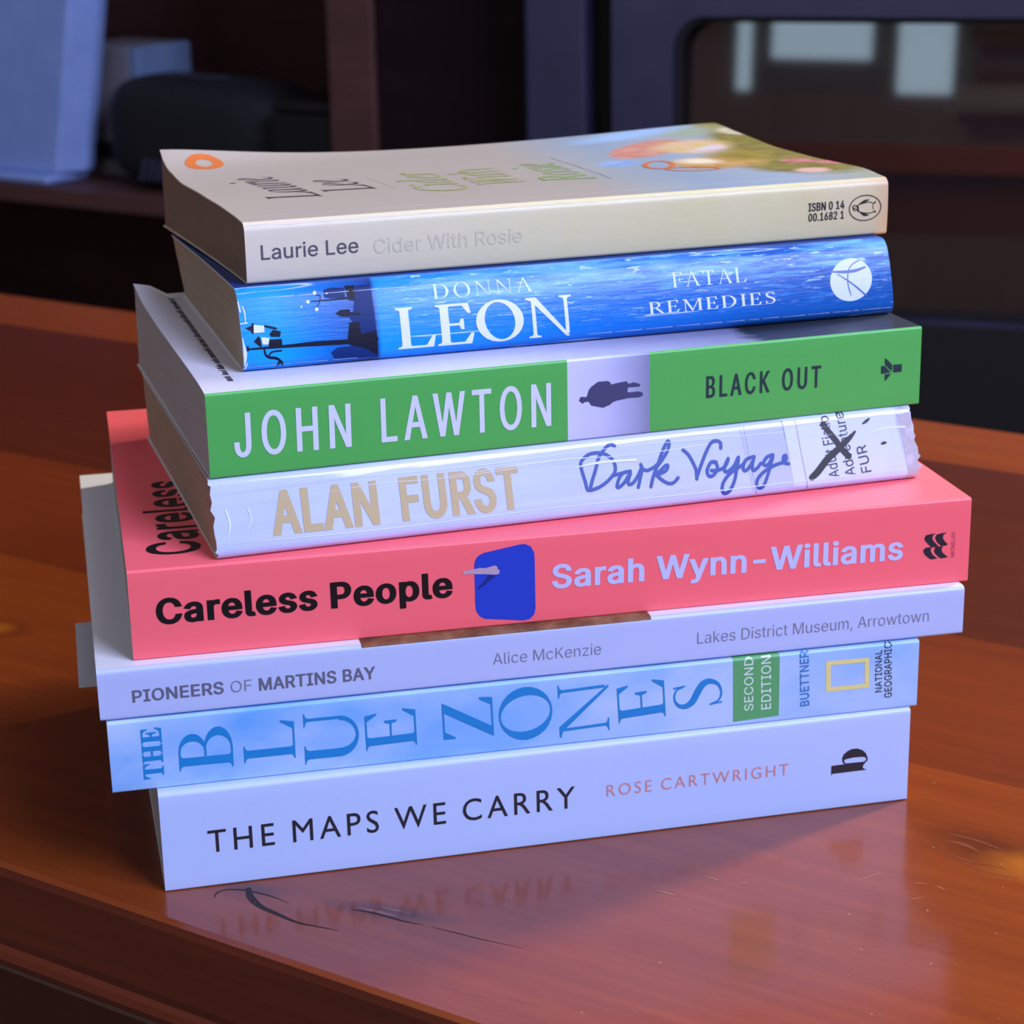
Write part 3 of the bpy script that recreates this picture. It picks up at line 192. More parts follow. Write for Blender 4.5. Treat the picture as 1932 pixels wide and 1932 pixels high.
# ---- a roman capital face drawn here: cap height 1000, thick stems and hairlines
def serif_glyph(ch):
    TK, TH, SH = 122, 34, 30
    out = []
    def R(x0, y0, x1, y1): out.append([(x0, y0), (x1, y0), (x1, y1), (x0, y1)])
    def Pg(*p):
        a = sum(p[i][0]*p[(i+1) % len(p)][1] - p[(i+1) % len(p)][0]*p[i][1] for i in range(len(p)))
        out.append(list(p) if a > 0 else list(p)[::-1])
    def foot(x, w, y, up, l=70, r=70):
        s = 1 if up else -1
        Pg((x - l, y), (x + w + r, y), (x + w + r, y + s*SH*.7), (x + w + r*.35, y + s*SH*1.1), (x + w, y + s*SH*2.6), (x, y + s*SH*2.6), (x - l*.35, y + s*SH*1.1), (x - l, y + s*SH*.7))
    def stem(x, w=TK, y0=0, y1=1000, f=True, h=True, l=70, r=70):
        R(x, y0, x + w, y1)
        if f: foot(x, w, y0, True, l, r)
        if h: foot(x, w, y1, False, l, r)
    def arc(cx, cy, rx, ry, t, th, a0, a1, n=14):
        A = [a0 + (a1 - a0)*i/n for i in range(n + 1)]
        o = [(cx + rx*cos(a), cy + ry*sin(a)) for a in A]; i = [(cx + (rx - t)*cos(a), cy + (ry - th)*sin(a)) for a in A][::-1]
        for k in range(n):
            Pg(o[k], o[k+1], i[n-k-1], i[n-k])
    if ch == 'L':
        stem(90); R(90, 0, 560, TH); Pg((600, 0), (640, 270), (610, 270), (500, TH), (480, 0)); adv = 660
    elif ch == 'E':
        stem(90); R(90, 0, 560, TH); R(90, 1000 - TH, 540, 1000); R(150, 500 - TH/2, 450, 500 + TH/2)
        Pg((580, 0), (625, 250), (595, 250), (480, TH), (460, 0)); Pg((565, 1000), (590, 770), (562, 770), (470, 1000 - TH), (450, 1000)); Pg((430, 380), (462, 380), (462, 620), (430, 620), (400, 500)); adv = 650
    elif ch == 'F':
        stem(90); R(90, 1000 - TH, 540, 1000); R(150, 490 - TH/2, 440, 490 + TH/2)
        Pg((560, 1000), (588, 760), (560, 760), (460, 1000 - TH), (440, 1000)); Pg((420, 370), (452, 370), (452, 610), (420, 610), (390, 490)); adv = 600
    elif ch in 'OZ' and ch == 'O':
        n = 26; A = [2*pi*i/n for i in range(n)]
        out.append([(430 + 400*cos(a), 500 + 520*sin(a)) for a in A]); out.append([(430 + 272*cos(a) - 26*sin(a), 500 + 484*sin(a)) for a in A][::-1]); adv = 860
    elif ch == 'D':
        stem(90); arc(330, 500, 440, 500, TK + 12, TH, -pi/2, pi/2, 18); R(150, 0, 335, TH); R(150, 1000 - TH, 335, 1000); adv = 830
    elif ch == 'N':
        R(130, 0, 130 + TH + 6, 950); foot(130, TH + 6, 0, True, 75, 75); R(700, 60, 700 + TH + 6, 1000); foot(700, TH + 6, 1000, False, 75, 75)
        Pg((40, 1000), (200, 1000), (740, -10), (700, -10), (130, 930), (40, 972)); adv = 860
    elif ch == 'A':
        Pg((350, 1010), (395, 1010), (118, 0), (80, 0)); Pg((340, 1010), (410, 1010), (750, 0), (615, 0)); R(200, 330, 560, 330 + TH); foot(82, TH, 0, True, 70, 80); foot(620, TK, 0, True, 75, 65); adv = 800
    elif ch == 'T':
        stem(300, h=False, l=85, r=85); R(60, 1000 - TH, 660, 1000); Pg((40, 1000), (170, 1000), (70, 750), (45, 750)); Pg((680, 1000), (550, 1000), (650, 750), (675, 750)); adv = 720
    elif ch == 'M':
        R(130, 0, 130 + TH + 4, 960); foot(130, TH, 0, True, 70, 75); stem(830, TK); foot(60, TK, 1000, False, 30, 0)
        Pg((90, 1000), (215, 1000), (530, 90), (470, -5)); Pg((830, 1000), (880, 1000), (520, -5), (480, -5)); adv = 1040
    elif ch == 'R':
        stem(90); arc(330, 740, 270, 260, TK - 5, TH, -pi/2, pi/2, 14); R(150, 1000 - TH, 335, 1000); R(150, 480, 335, 480 + TH); Pg((300, 500), (430, 500), (770, 10), (760, 0), (640, 0)); adv = 770
    elif ch == 'I': stem(100); adv = 320
    elif ch == 'B':
        stem(90); arc(300, 745, 265, 255, TK - 10, TH, -pi/2, pi/2, 14); arc(320, 265, 320, 265, TK + 4, TH, -pi/2, pi/2, 14)
        R(150, 1000 - TH, 305, 1000); R(150, 490, 325, 490 + TH); R(150, 0, 325, TH); adv = 690
    elif ch == 'H':
        stem(90); stem(640); R(150, 490, 700, 490 + TH); adv = 860
    elif ch == 'U':
        R(110, 330, 110 + TK, 1000); foot(110, TK, 1000, False); R(660, 330, 660 + TH + 8, 1000); foot(660, TH + 8, 1000, False, 75, 75)
        arc(406, 340, 296, 360, 0.5*TK, TH + 20, pi, 2*pi, 18); arc(406, 340, 296, 360, TK, TH + 30, pi, 1.45*pi, 10); adv = 800
    elif ch == 'Z':
        Pg((500, 1000), (640, 1000), (190, 0), (50, 0)); R(110, 1000 - TH, 600, 1000); R(80, 0, 600, TH); Pg((90, 1000), (210, 1000), (105, 760), (78, 760)); Pg((640, 0), (520, 0), (630, 260), (662, 260)); adv = 700
    elif ch == 'S':
        out += ribbon([(480, 790), (440, 930), (300, 985), (170, 920), (125, 770), (190, 620), (330, 510), (460, 390), (500, 250), (430, 80), (270, 15), (130, 80), (85, 240)], [30, 34, 38, 60, 95, 128, 138, 128, 100, 62, 40, 34, 30], 5)
        Pg((470, 985), (500, 985), (505, 740), (478, 740)); Pg((70, 15), (98, 15), (92, 280), (66, 280)); adv = 600
    return adv, out

CACHE = {}
def wn_(pt, contours):
    w = 0; x, y = pt
    for c in contours:
        n = len(c)
        for i in range(n):
            x0, y0 = c[i]; x1, y1 = c[(i+1) % n]
            if (y0 <= y) != (y1 <= y):
                k = (x1 - x0)*(y - y0) - (x - x0)*(y1 - y0)
                if y1 > y0 and k > 0: w += 1
                elif y1 < y0 and k < 0: w -= 1
    return w
def fill(contours):
    """triangulate any set of contours by the nonzero rule"""
    vs, es = [], []
    for c in contours:
        k = len(vs); vs += [Vector(p) for p in c]; es += [(k + i, k + (i+1) % len(c)) for i in range(len(c))]
    ov, oe, of, _, _, _ = geometry.delaunay_2d_cdt(vs, es, [], 0, 1e-5)
    tris = []
    for f in of:
        cx = sum(ov[i].x for i in f)/3; cy = sum(ov[i].y for i in f)/3
        if wn_((cx, cy), contours) != 0: tris.append(tuple(f))
    return [(v.x, v.y) for v in ov], tris
def dilate(c, d):
    dx, dy = d if isinstance(d, tuple) else (d, d)
    n = len(c); out = []
    for i in range(n):
        p, q, r = Vector(c[i-1]), Vector(c[i]), Vector(c[(i+1) % n])
        a = (q - p); b = (r - q)
        if a.length < 1e-6 or b.length < 1e-6: out.append(c[i]); continue
        a.normalize(); b.normalize()
        na, nb = Vector((a.y, -a.x)), Vector((b.y, -b.x)); m_ = na + nb
        if m_.length < 0.2: m_ = na
        m_.normalize(); k = 1/max(0.5, m_.dot(na)); out.append((q.x + m_.x*k*dx, q.y + m_.y*k*dy))
    return out
def signed(c): return sum(c[i][0]*c[(i+1) % len(c)][1] - c[(i+1) % len(c)][0]*c[i][1] for i in range(len(c)))
CAPH = {'I': 509, 'B': 0, 'Y': 0, 'G': 0, 'S': 1000}
def glyph(font, ch, dil):
    k = (font, ch, dil)
    if k not in CACHE:
        if font == 'S': adv, cs = serif_glyph(ch)
        else: adv, cs = decode(GLYPHS[font][ch])
        if cs:
            if font != 'S' and sum(signed(c) for c in cs) < 0: cs = [c[::-1] for c in cs]
            if dil: cs = [dilate(c, dil) for c in cs]
            v, t = fill(cs)
        else: v, t = [], []
        CACHE[k] = (adv, v, t)
    return CACHE[k]
def cap_height(font):
    if not CAPH[font]:
        CAPH[font] = max(v[1] for v in glyph(font, {'B': 'H', 'Y': 'L', 'G': 'H'}[font], 0)[1])
    return CAPH[font]
def layout(txt, font, p0, p1, cap, dil, spc):
    """triangles in surface millimetres, the ink of the words fitted from p0 to p1 at the given cap height"""
    V, T = [], []; x = 0
    for ch in txt:
        adv, v, t = glyph(font, ch, dil); k = len(V)
        V += [(x + a, b) for a, b in v]; T += [tuple(k + i for i in f) for f in t]
        x += adv + (spc*0.14*1000 if ch != ' ' else spc*60) + 1.2*max(dil[0] if isinstance(dil, tuple) else dil, 0)
    x0 = min(v[0] for v in V); x1 = max(v[0] for v in V); s = cap/cap_height(font)
    d = Vector(p1) - Vector(p0); L = d.length; d.normalize(); u = Vector((-d.y, d.x))
    if txt == 'S' and font == 'S': y0 = -15
    else: y0 = 0
    return [tuple(Vector(p0) + d*((a - x0)/(x1 - x0)*L) + u*((b - y0)*s)) for a, b in V], T

# ------------------------------------------------------------------ the room (setting)
YAW = ROOM_YAW
wall_m = mat('painted_wall', '#6c6a6a', 0.8); setcol(wall_m, ramp(wall_m, noise(wall_m, 6, 4), [(0.3, '#605e5e'), (0.7, '#6c6a6a')]))
dark_wall_m = mat('dark_panelled_wall', '#4c3a34', 0.6); setcol(dark_wall_m, ramp(dark_wall_m, noise(dark_wall_m, 5, 4, stretch=(8, 8, 0.6)), [(0.3, '#43322d'), (0.7, '#54413a')]))
ceil_m = mat('ceiling_paint', '#a9a39b', 0.9); setcol(ceil_m, ramp(ceil_m, noise(ceil_m, 8, 3), [(0.3, '#96918b'), (0.7, '#a29d97')]))
floor_m = mat('dark_carpet', '#4b423d', 0.95); setcol(floor_m, ramp(floor_m, noise(floor_m, 300, 4), [(0.3, '#4b443f'), (0.7, '#625a54')]))
frame_m = mat('window_frame_paint', '#3c3a3c', 0.5); setcol(frame_m, ramp(frame_m, noise(frame_m, 20, 3), [(0.3, '#383638'), (0.7, '#403e40')]))
TL, TR, NF, NB, HC = -2.6, 1.25, -2.4, 1.9, 2.6
def st(o): o.rotation_euler = (0, 0, YAW); return structure(o)
st(boxes('floor', [(TL-.1, TR+.1, NF-.1, NB+.1, -0.1, 0)], floor_m))
st(boxes('ceiling', [(TL-.1, TR+.1, NF-.1, NB+.1, HC, HC+.1)], ceil_m))
wB = (0.65, 0.93, 0.70, 1.80)         # tall narrow window in the wall behind, beyond the right edge of the view (t0,t1,z0,z1)
st(boxes('wall_back', [(TL-.1, wB[0], NB, NB+.1, 0, HC), (wB[1], TR+.1, NB, NB+.1, 0, HC), (wB[0], wB[1], NB, NB+.1, 0, wB[2]), (wB[0], wB[1], NB, NB+.1, wB[3], HC)], dark_wall_m))
st(boxes('wall_left', [(TL-.1, TL, NF, NB, 0, HC)], wall_m))
dT0, dT1 = -0.40, 0.26              # far window opening in the wall behind the camera
front_wall_m = mat('tan_panelled_wall', '#8a6a5c', 0.6); setcol(front_wall_m, ramp(front_wall_m, noise(front_wall_m, 5, 4, stretch=(8, 8, 0.6)), [(0.3, '#6b5246'), (0.7, '#816456')]))
st(boxes('wall_front', [(TL-.1, dT0, NF-.1, NF, 0, HC), (dT1, TR+.1, NF-.1, NF, 0, HC), (dT0, dT1, NF-.1, NF, 0, .58), (dT0, dT1, NF-.1, NF, 2.08, HC)], front_wall_m))
wA = (-0.675, 0.375, 1.25, 2.45)       # the large window opening in the right wall (n0,n1,z0,z1)
st(boxes('wall_right', [(TR, TR+.1, NF, wA[0], 0, HC), (TR, TR+.1, wA[0], wA[1], 0, wA[2]), (TR, TR+.1, wA[0], wA[1], wA[3], HC), (TR, TR+.1, wA[1], NB, 0, HC)], wall_m))
def wframe(name, n0, n1, z0, z1, bars):
    w = 0.035; b = [(TR+.02, TR+.06, n0, n0+w, z0, z1), (TR+.02, TR+.06, n1-w, n1, z0, z1), (TR+.02, TR+.06, n0+w, n1-w, z0, z0+w), (TR+.02, TR+.06, n0+w, n1-w, z1-w, z1)]
    b += [(TR+.02, TR+.06, c-.012, c+.012, z0+w, z1-w) for c in bars]
    st(boxes(name, b, frame_m, bevel=.002))
wframe('window_1', *wA, [-0.15])
st(boxes('window_2', [(wB[0], wB[0]+.03, NB+.02, NB+.055, wB[2], wB[3]), (wB[1]-.03, wB[1], NB+.02, NB+.055, wB[2], wB[3]), (wB[0]+.03, wB[1]-.03, NB+.02, NB+.055, wB[2], wB[2]+.03), (wB[0]+.03, wB[1]-.03, NB+.02, NB+.055, wB[3]-.03, wB[3])], frame_m, bevel=.002))
# the far window: uneven panes over a sill; the black glass of the cabinet mirrors it
st(boxes('window_3', [(dT0, dT0+.025, NF-.06, NF-.02, .58, 2.08), (-.335, -.285, NF-.06, NF-.02, .58, 2.08), (-.02, .045, NF-.06, NF-.02, .58, 2.08), (.195, dT1, NF-.06, NF-.02, .58, 2.08),
    (-.285, -.02, NF-.06, NF-.02, .58, .665), (dT0+.025, .195, NF-.06, NF-.02, 2.04, 2.08), (-.285, -.02, NF-.055, NF-.025, .795, .812)], frame_m, bevel=.002))

# ------------------------------------------------------------------ the table
def wood(name, dark, mid, light, rough, coat, grain=1.0, along=(1.2, 26, 26), coat_rough=0.1):
    m = mat(name, mid, rough, coat, coat_rough, 0.15)
    w = nd(m, 'ShaderNodeTexWave'); w.wave_type = 'BANDS'; w.bands_direction = 'Y'
    w.inputs['Scale'].default_value = 1.3; w.inputs['Distortion'].default_value = 9.0; w.inputs['Detail'].default_value = 3; w.inputs['Detail Scale'].default_value = 1.6
    lk(m, coords(m, (1.6, 14, 14)), w.inputs['Vector'])
    fine = noise(m, 14*grain, 6, 0.65, along)
    big = noise(m, 2.6, 3, 0.5, (0.7, 3.5, 3.5))
    c1 = ramp(m, fine, [(0.25, dark), (0.5, mid), (0.78, light)])
    c2 = mix(m, 0.22, c1, ramp(m, w.outputs['Fac'], [(0.1, dark), (0.6, mid), (1.0, light)]))
    c3 = mix(m, 0.35, c2, ramp(m, big, [(0.3, dark), (0.7, light)]))
    setcol(m, c3); bump(m, noise(m, 30, 3, 0.5, (1.5, 6, 6)), 0.10, 0.0006, True)
    return m
table_m = wood('varnished_red_pine', '#67290b', '#76320c', '#874010', 0.42, 0.9, coat_rough=0.155)
table_m4 = wood('varnished_red_pine_mid', '#57200a', '#65280a', '#73300c', 0.42, 0.9, coat_rough=0.155)
table_m3 = wood('varnished_red_pine_dark', '#43170a', '#4e1c09', '#59220a', 0.42, 0.9, coat_rough=0.155)
table_m2 = wood('varnished_red_pine_pale', '#6c2b0a', '#7b350c', '#8a410f', 0.42, 0.9, coat_rough=0.155)
def soft_patch(m, cx, cy, rx, ry, rot, colr, soft=0.35, warp=0.7, amount=1.0):
    # soft-edged figure in the grain: knots and darker swirls, in metres on the table top
    tc = nd(m, 'ShaderNodeTexCoord'); mp = nd(m, 'ShaderNodeMapping'); mp.vector_type = 'TEXTURE'
    mp.inputs['Location'].default_value = (cx, cy, TABLE_Z); mp.inputs['Rotation'].default_value = (0, 0, rot); mp.inputs['Scale'].default_value = (rx, ry, 1.0)
    lk(m, tc.outputs['Object'], mp.inputs['Vector'])
    ln = nd(m, 'ShaderNodeVectorMath'); ln.operation = 'LENGTH'; lk(m, mp.outputs['Vector'], ln.inputs[0])
    ma = nd(m, 'ShaderNodeMath'); ma.operation = 'MULTIPLY_ADD'; ma.inputs[1].default_value = warp; lk(m, noise(m, 110, 4, 0.6, (.6, 1.6, 1)), ma.inputs[0]); lk(m, ln.outputs['Value'], ma.inputs[2])
    mr = nd(m, 'ShaderNodeMapRange'); mr.inputs[1].default_value = 1 + warp/2 + soft; mr.inputs[2].default_value = 1 + warp/2 - soft; mr.inputs[4].default_value = amount; lk(m, ma.outputs[0], mr.inputs[0])
    setcol(m, mix(m, mr.outputs[0], bsdf(m).inputs['Base Color'].links[0].from_socket, colr))
for args in [(.068, .110, .017, .008, -.2, '#54220c', .5, .9, .85), (.083, .106, .013, .0075, .1, '#9a5613', .5, .8, .9), (.0845, .107, .004, .0022, .3, '#5a260c', .5, .6, .9),
             (-.285, .093, .010, .007, 0, '#5a220a', .5, .8, .8), (-.286, .093, .006, .0045, 0, '#94500f', .5, .7, .9), (-.049, .001, .014, .003, .25, '#3c1c14', .6, .9, .8), (-.086, -.008, .008, .003, .3, '#40201a', .6, .9, .7)]:
    soft_patch(table_m, *args)
edge_m = wood('varnished_edge', '#42180c', '#542010', '#622a14', 0.45, 0.6, coat_rough=0.25)
Z0 = TABLE_Z
table = tag(empty('coffee_table', (0, 0, 0), YAW), 'glossy reddish varnished pine coffee table carrying the stack of books', 'table')
N0, N1 = -0.0336, 0.5043
tx0, tx1 = -1.05, 0.62
def plank(name, n0, n1, m, first=False, last=False):
    b = 0.0004
    prof = [(n0, Z0)]
    if first:   # moulded front edge: sloping face, small bead, undercut
        prof = [(n0 + 0.003, Z0), (n0 + 0.0012, Z0 - 0.0006), (n0, Z0 - 0.0022), (n0 - 0.0045, Z0 - 0.0175), (n0 - 0.0047, Z0 - 0.0195), (n0 - 0.0065, Z0 - 0.0203), (n0 - 0.0078, Z0 - 0.0218), (n0 - 0.0078, Z0 - 0.0235), (n0 - 0.0060, Z0 - 0.0262), (n0 + 0.0015, Z0 - 0.0300), (n0 + 0.006, Z0 - 0.036)]
    else: prof.append((n0, Z0 - 0.036))
    prof.append((n1, Z0 - 0.036))
    if last: prof += [(n1, Z0 - 0.006), (n1 - 0.0015, Z0 - 0.002), (n1 - 0.005, Z0)]
    else: prof += [(n1, Z0)]
    return extrude_profile(name, prof[::-1], tx0, tx1, m, table)
tops = [(-0.0336, 0.0475, table_m, 1, 0), (0.0475, 0.150, table_m, 0, 0), (0.150, 0.252, table_m4, 0, 0), (0.252, 0.346, table_m3, 0, 0), (0.346, 0.4415, table_m3, 0, 0), (0.4415, N1, table_m2, 0, 1)]
V = []
# planks are surface pattern of one top: build them, then join into one mesh
parts_ = [plank('tabletop', a, b, m, f, l) for a, b, m, f, l in tops]
bmj = bmesh.new(); allm = []
for pl in parts_:
    k = len(bmj.faces); bmj.from_mesh(pl.data); bmj.faces.ensure_lookup_table()
    mi = pl.data.materials[0]
    if mi not in allm: allm.append(mi)
    for fc in bmj.faces[k:]: fc.material_index = allm.index(mi)
for pl in parts_[1:]:
    bpy.data.objects.remove(pl)
tabletop = parts_[0]
tabletop.data.materials.clear()
for m_ in allm: tabletop.data.materials.append(m_)
tabletop.data.materials.append(edge_m)
bmj.to_mesh(tabletop.data); bmj.free()
for p in tabletop.data.polygons:       # the moulded edge takes the darker edge wood
    c = p.center
    if c.y < N0 + 0.001 and abs(p.normal.x) < .5: p.material_index = len(allm)
for x in (tx0 + .04, tx1 - .11):
    for y in (N0 + .03, N1 - .10):
        boxes('leg', [(x, x + .07, y, y + .07, 0, Z0 - .036)], edge_m, table, .004)
boxes('apron', [(tx0 + .11, tx1 - .11, N0 + .045, N0 + .067, Z0 - .116, Z0 - .036), (tx0 + .11, tx1 - .11, N1 - .072, N1 - .05, Z0 - .116, Z0 - .036)], edge_m, table)
# cracks and knots in the wood
crack_m = mat('open_crack', '#120806', 0.7); setcol(crack_m, ramp(crack_m, noise(crack_m, 900, 3), [(0.3, '#0c0504'), (0.8, '#241410')]))
def flat_mark(name, contours, m, parent, zz, ccw=True):
    v, t = fill([c if signed(c) > 0 else c[::-1] for c in contours])
    return obj(name, [(a, b, zz) for a, b in v], t, m, parent)
def mmr(pts): return [(x/1000, y/1000) for x, y in pts]
cr = []
cr += ribbon(mmr([(-88, -8.5), (-85.5, -11), (-83, -12.6), (-79, -14.2), (-74, -14.9), (-66.3, -15.7), (-60.8, -14.8), (-55, -13.6)]), [x/1000 for x in (1.4, 1.9, 2.0, 1.5, 1.3, .8, .5, .1)])
cr += ribbon(mmr([(-92.3, -16.9), (-93.6, -14.5), (-92.6, -11.7), (-88.5, -9.4)]), [x/1000 for x in (.15, .5, .4, .6)])
cr += ribbon(mmr([(-58.7, -3.4), (-52.8, -1.9), (-47.5, -1.6), (-43.9, -1.4), (-38.3, -0.4)]), [x/1000 for x in (.1, .7, .6, .45, .1)])
cr += ribbon(mmr([(-36, -0.2), (-28.9, 0.6), (-22, 1.2), (-10.4, 2.9)]), [x/1000 for x in (.1, .3, .25, .05)])
cr += ribbon(mmr([(-86, -9), (-80, -8.5), (-74, -9.2)]), [x/1000 for x in (.5, .35, .05)])
flat_mark('crack', cr, crack_m, table, Z0 + 0.00006)
smudge_m = mat('dark_grain_patch', '#4f2418', 0.4, 0.9, 0.06); setcol(smudge_m, ramp(smudge_m, noise(smudge_m, 60, 4, 0.6, (2, 10, 10)), [(0.3, '#6a2f18'), (0.8, '#7e3c20')]))
knot_m = mat('amber_knot', '#9a5212', 0.4, 0.9, 0.06); setcol(knot_m, ramp(knot_m, noise(knot_m, 90, 3), [(0.3, '#7e3c0c'), (0.7, '#b06a1c')]))
def knot(cx, cy, rx, ry, m, zz, ang=0.0):
    c_, s_ = cos(ang), sin(ang)
    pts = []
    for i in range(26):
        a = 2*pi*i/26; k = 1 + 0.09*sin(3*a + 1) + 0.05*sin(5*a)
        x, y = rx*k*cos(a), ry*k*sin(a); pts.append((cx + x*c_ - y*s_, cy + x*s_ + y*c_))
    return pts
sw = []
for i, (dx, dy, L_, w_) in enumerate([(.062, .112, .020, .0012), (.060, .108, .012, .0018), (.063, .103, .022, .0010), (.070, .0995, .018, .0008)]):
    sw += ribbon([(dx - L_/2, dy + .001), (dx, dy + .0015*(1 if i < 2 else -1)), (dx + L_/2, dy - .001)], [w_*.1, w_, w_*.1])
flat_mark('grain_swirl', sw, smudge_m, table, Z0 + 0.00003)
sw = []
for (x, y, L_, w_) in [(-.052, -.001, .012, .0016), (-.049, .002, .010, .0010), (-.030, -.0235, .012, .0004)]:
    sw += ribbon([(x - L_/2, y - .0006), (x, y), (x + L_/2, y + .0008)], [w_*.1, w_, w_*.1])
flat_mark('grain_swirl', sw[:len(sw)*2//3], smudge_m, table, Z0 + 0.00003)
sw = []
for (x, y, L_, w_) in [ (-.012, -.0215, .016, .0004), (.002, -.018, .010, .0003)]:
    sw += ribbon([(x - L_/2, y - .0006), (x, y), (x + L_/2, y + .0008)], [w_*.1, w_, w_*.1])
flat_mark('grain_swirl', sw, smudge_m, table, Z0 + 0.00003)
# dust specks and hair scratches on the varnish
dust_m = mat('dust', '#a07a58', 0.8); setcol(dust_m, ramp(dust_m, noise(dust_m, 200, 2), [(0.3, '#8f6a48'), (0.8, '#b8977a')]))
sp = []
rd = random.Random(11)
for i in range(150):
    x = rd.uniform(-.16, .13); y = rd.uniform(-.030, .16); r = rd.uniform(.00008, .00022)
    if -.12 < x - (-y*.1) < .15 and y > 0.06 and x < .03: continue
    e = rd.uniform(.6, 1.8); a = rd.uniform(0, pi)
    sp.append([(x + r*(e*cos(t)*cos(a) - sin(t)*sin(a)), y + r*(e*cos(t)*sin(a) + sin(t)*cos(a))) for t in [k*pi/3 for k in range(6)]])
for (x, y, L_, a, w_) in [(.0585, .083, .0035, .5, .00018), (.064, .0835, .003, -.3, .00016), (.046, .080, .008, 1.15, .00016), (.061, .0755, .0035, .9, .00016), (.012, .058, .004, 0.0, .0003), (.020, .060, .002, .3, .0003), (.005, .045, .006, .1, .0004), (.083, .128, .002, .2, .0003)]:
    sp += ribbon([(x - L_/2*cos(a), y - L_/2*sin(a)), (x, y + .0002), (x + L_/2*cos(a), y + L_/2*sin(a))], [w_*.3, w_, w_*.3])
o = flat_mark('dust_speckle', sp, dust_m, table, Z0 + 0.00008); o['kind'] = 'stuff'

# ------------------------------------------------------------------ the wooden shelf unit behind
shelf_m = wood('dull_brown_wood', '#4a302c', '#593b36', '#66453f', 0.55, 0.15, along=(1.2, 16, 16), coat_rough=0.3)
inner_m = wood('dark_brown_wood', '#40282a', '#4c3131', '#573a38', 0.6, 0.0, along=(1.2, 16, 16))
gap_shade_m = wood('gap_shade_wood', '#180e13', '#1f1318', '#26171c', 0.6, 0.0, along=(16, 16, 1.2))
unit = tag(empty('shelf_unit', (0, 0, 0), YAW), 'dark brown wooden shelf unit behind the table, blurred, at the left', 'shelf')
SZ = Z0 - 0.105
boxes('shelf', [(-2.25, -1.0775, 1.300, 1.695, SZ - .0195, SZ)], shelf_m, unit, .0015)
boxes('upright', [(-1.0773, -1.0225, 1.298, 1.70, 0.0, 1.10)], shelf_m, unit, .0015)
boxes('back_panel', [(-2.25, -1.0775, 1.700, 1.712, 0.0, 1.10)], inner_m, unit)
boxes('base_board', [(-2.25, -1.0775, 1.302, 1.695, 0.0, 0.06)], shelf_m, unit, .0015)
boxes('upright', [(-2.305, -2.2505, 1.298, 1.70, 0.0, 1.10)], shelf_m, unit, .0015)
boxes('top_board', [(-2.305, -1.0225, 1.29, 1.712, 1.1003, 1.125)], shelf_m, unit, .0015)
boxes('door', [(-1.0220, -0.846, 1.304, 1.322, 0.02, 1.10)], gap_shade_m, unit, .001)  # dark sheet painting in the shade of the gap beside the upright
# things standing on the shelf
pale_m = mat('white_plastic', '#8fa9e6', 0.45); setcol(pale_m, ramp(pale_m, noise(pale_m, 30, 3), [(0.3, '#8aa4e2'), (0.7, '#95afea')]))
grey_m = mat('grey_plastic', '#77747c', 0.5); setcol(grey_m, ramp(grey_m, noise(grey_m, 30, 3), [(0.3, '#726f77'), (0.7, '#7c7981')]))
lit_edge_m = mat('blue_lit_plastic', '#6f84a6', 0.35); setcol(lit_edge_m, ramp(lit_edge_m, noise(lit_edge_m, 30, 3), [(0.3, '#6a7fa2'), (0.7, '#748aac')]))
black_m = mat('black_cloth', '#0d0d14', 0.75); setcol(black_m, ramp(black_m, noise(black_m, 120, 4), [(0.3, '#0a0a10'), (0.7, '#111119')])); bump(black_m, noise(black_m, 400, 2), .3, .001)
blackp_m = mat('black_plastic', '#0c0b0f', 0.5); setcol(blackp_m, ramp(blackp_m, noise(blackp_m, 40, 3), [(0.3, '#0a090d'), (0.7, '#100f14')]))
dev = tag(empty('desktop_device', room(-1.56, 1.35, SZ), YAW), 'tall pale upright device on a flat base at the left end of the shelf', 'device')
boxes('base', [(-.12, .062, -.040, .030, 0.0004, .0105)], pale_m, dev, .004, 3)
# leaning, slightly flared body
V = []
for z, x1 in ((.0107, .062), (.19, .100), (.26, .112)):
    V += [(-.10, -.024, z), (x1, -.024, z), (x1 + .016, .010, z), (x1 + .012, .026, z), (-.10, .026, z)]
F = []
for i in range(2):
    for j in range(5): a, b = i*5 + j, i*5 + (j+1) % 5; F.append((a, b, b + 5, a + 5))
F += [tuple(range(5))[::-1], tuple(range(10, 15))]
o = fix_normals(obj('body', V, F, [pale_m], dev)); md = o.modifiers.new('bevel', 'BEVEL'); md.width = .003; md.segments = 3
gb = tag(empty('storage_box', room(-1.455, 1.40, SZ), YAW), 'small grey box, its right edge painted as lit blue, behind the pale device', 'box')
boxes('body', [(-.075, .010, 0, .09, .0004, .148)], grey_m, gb, .003)
boxes('lid_edge', [(.0102, .026, .0, .09, .10, .148)], lit_edge_m, gb, .003)  # the blue light on this edge is put into its colour
boxes('lower_slot', [(-.060, -.005, -.004, -.0002, .020, .040)], blackp_m, gb, .001)
# soft black bag: a rounded lump of a super-ellipsoid
def superblob(name, rx, ry, rz, e, m, parent, top=1.0, nu=40, nv=22):
    V, F = [], []
    sg = lambda c, p: math.copysign(abs(c)**p, c)
    for i in range(nv + 1):
        ph = -pi/2 + pi*i/nv
        for j in range(nu):
            th = 2*pi*j/nu
            x = rx*sg(cos(ph), e)*sg(cos(th), e); y = ry*sg(cos(ph), e)*sg(sin(th), e); z = rz*sg(sin(ph), e)
            if z > 0: z *= 1 - 0.10*(x/rx) + 0.03*sin(x*40)
            V.append((x, y, z + rz))
    for i in range(nv):
        for j in range(nu): F.append((i*nu + j, i*nu + (j+1) % nu, (i+1)*nu + (j+1) % nu, (i+1)*nu + j))
    return obj(name, V, F, m, parent, True)
bag = tag(empty('soft_bag', room(-1.300, 1.385, SZ + .0003), YAW), 'bulky soft black bag lying on the shelf right of the pale device', 'bag')
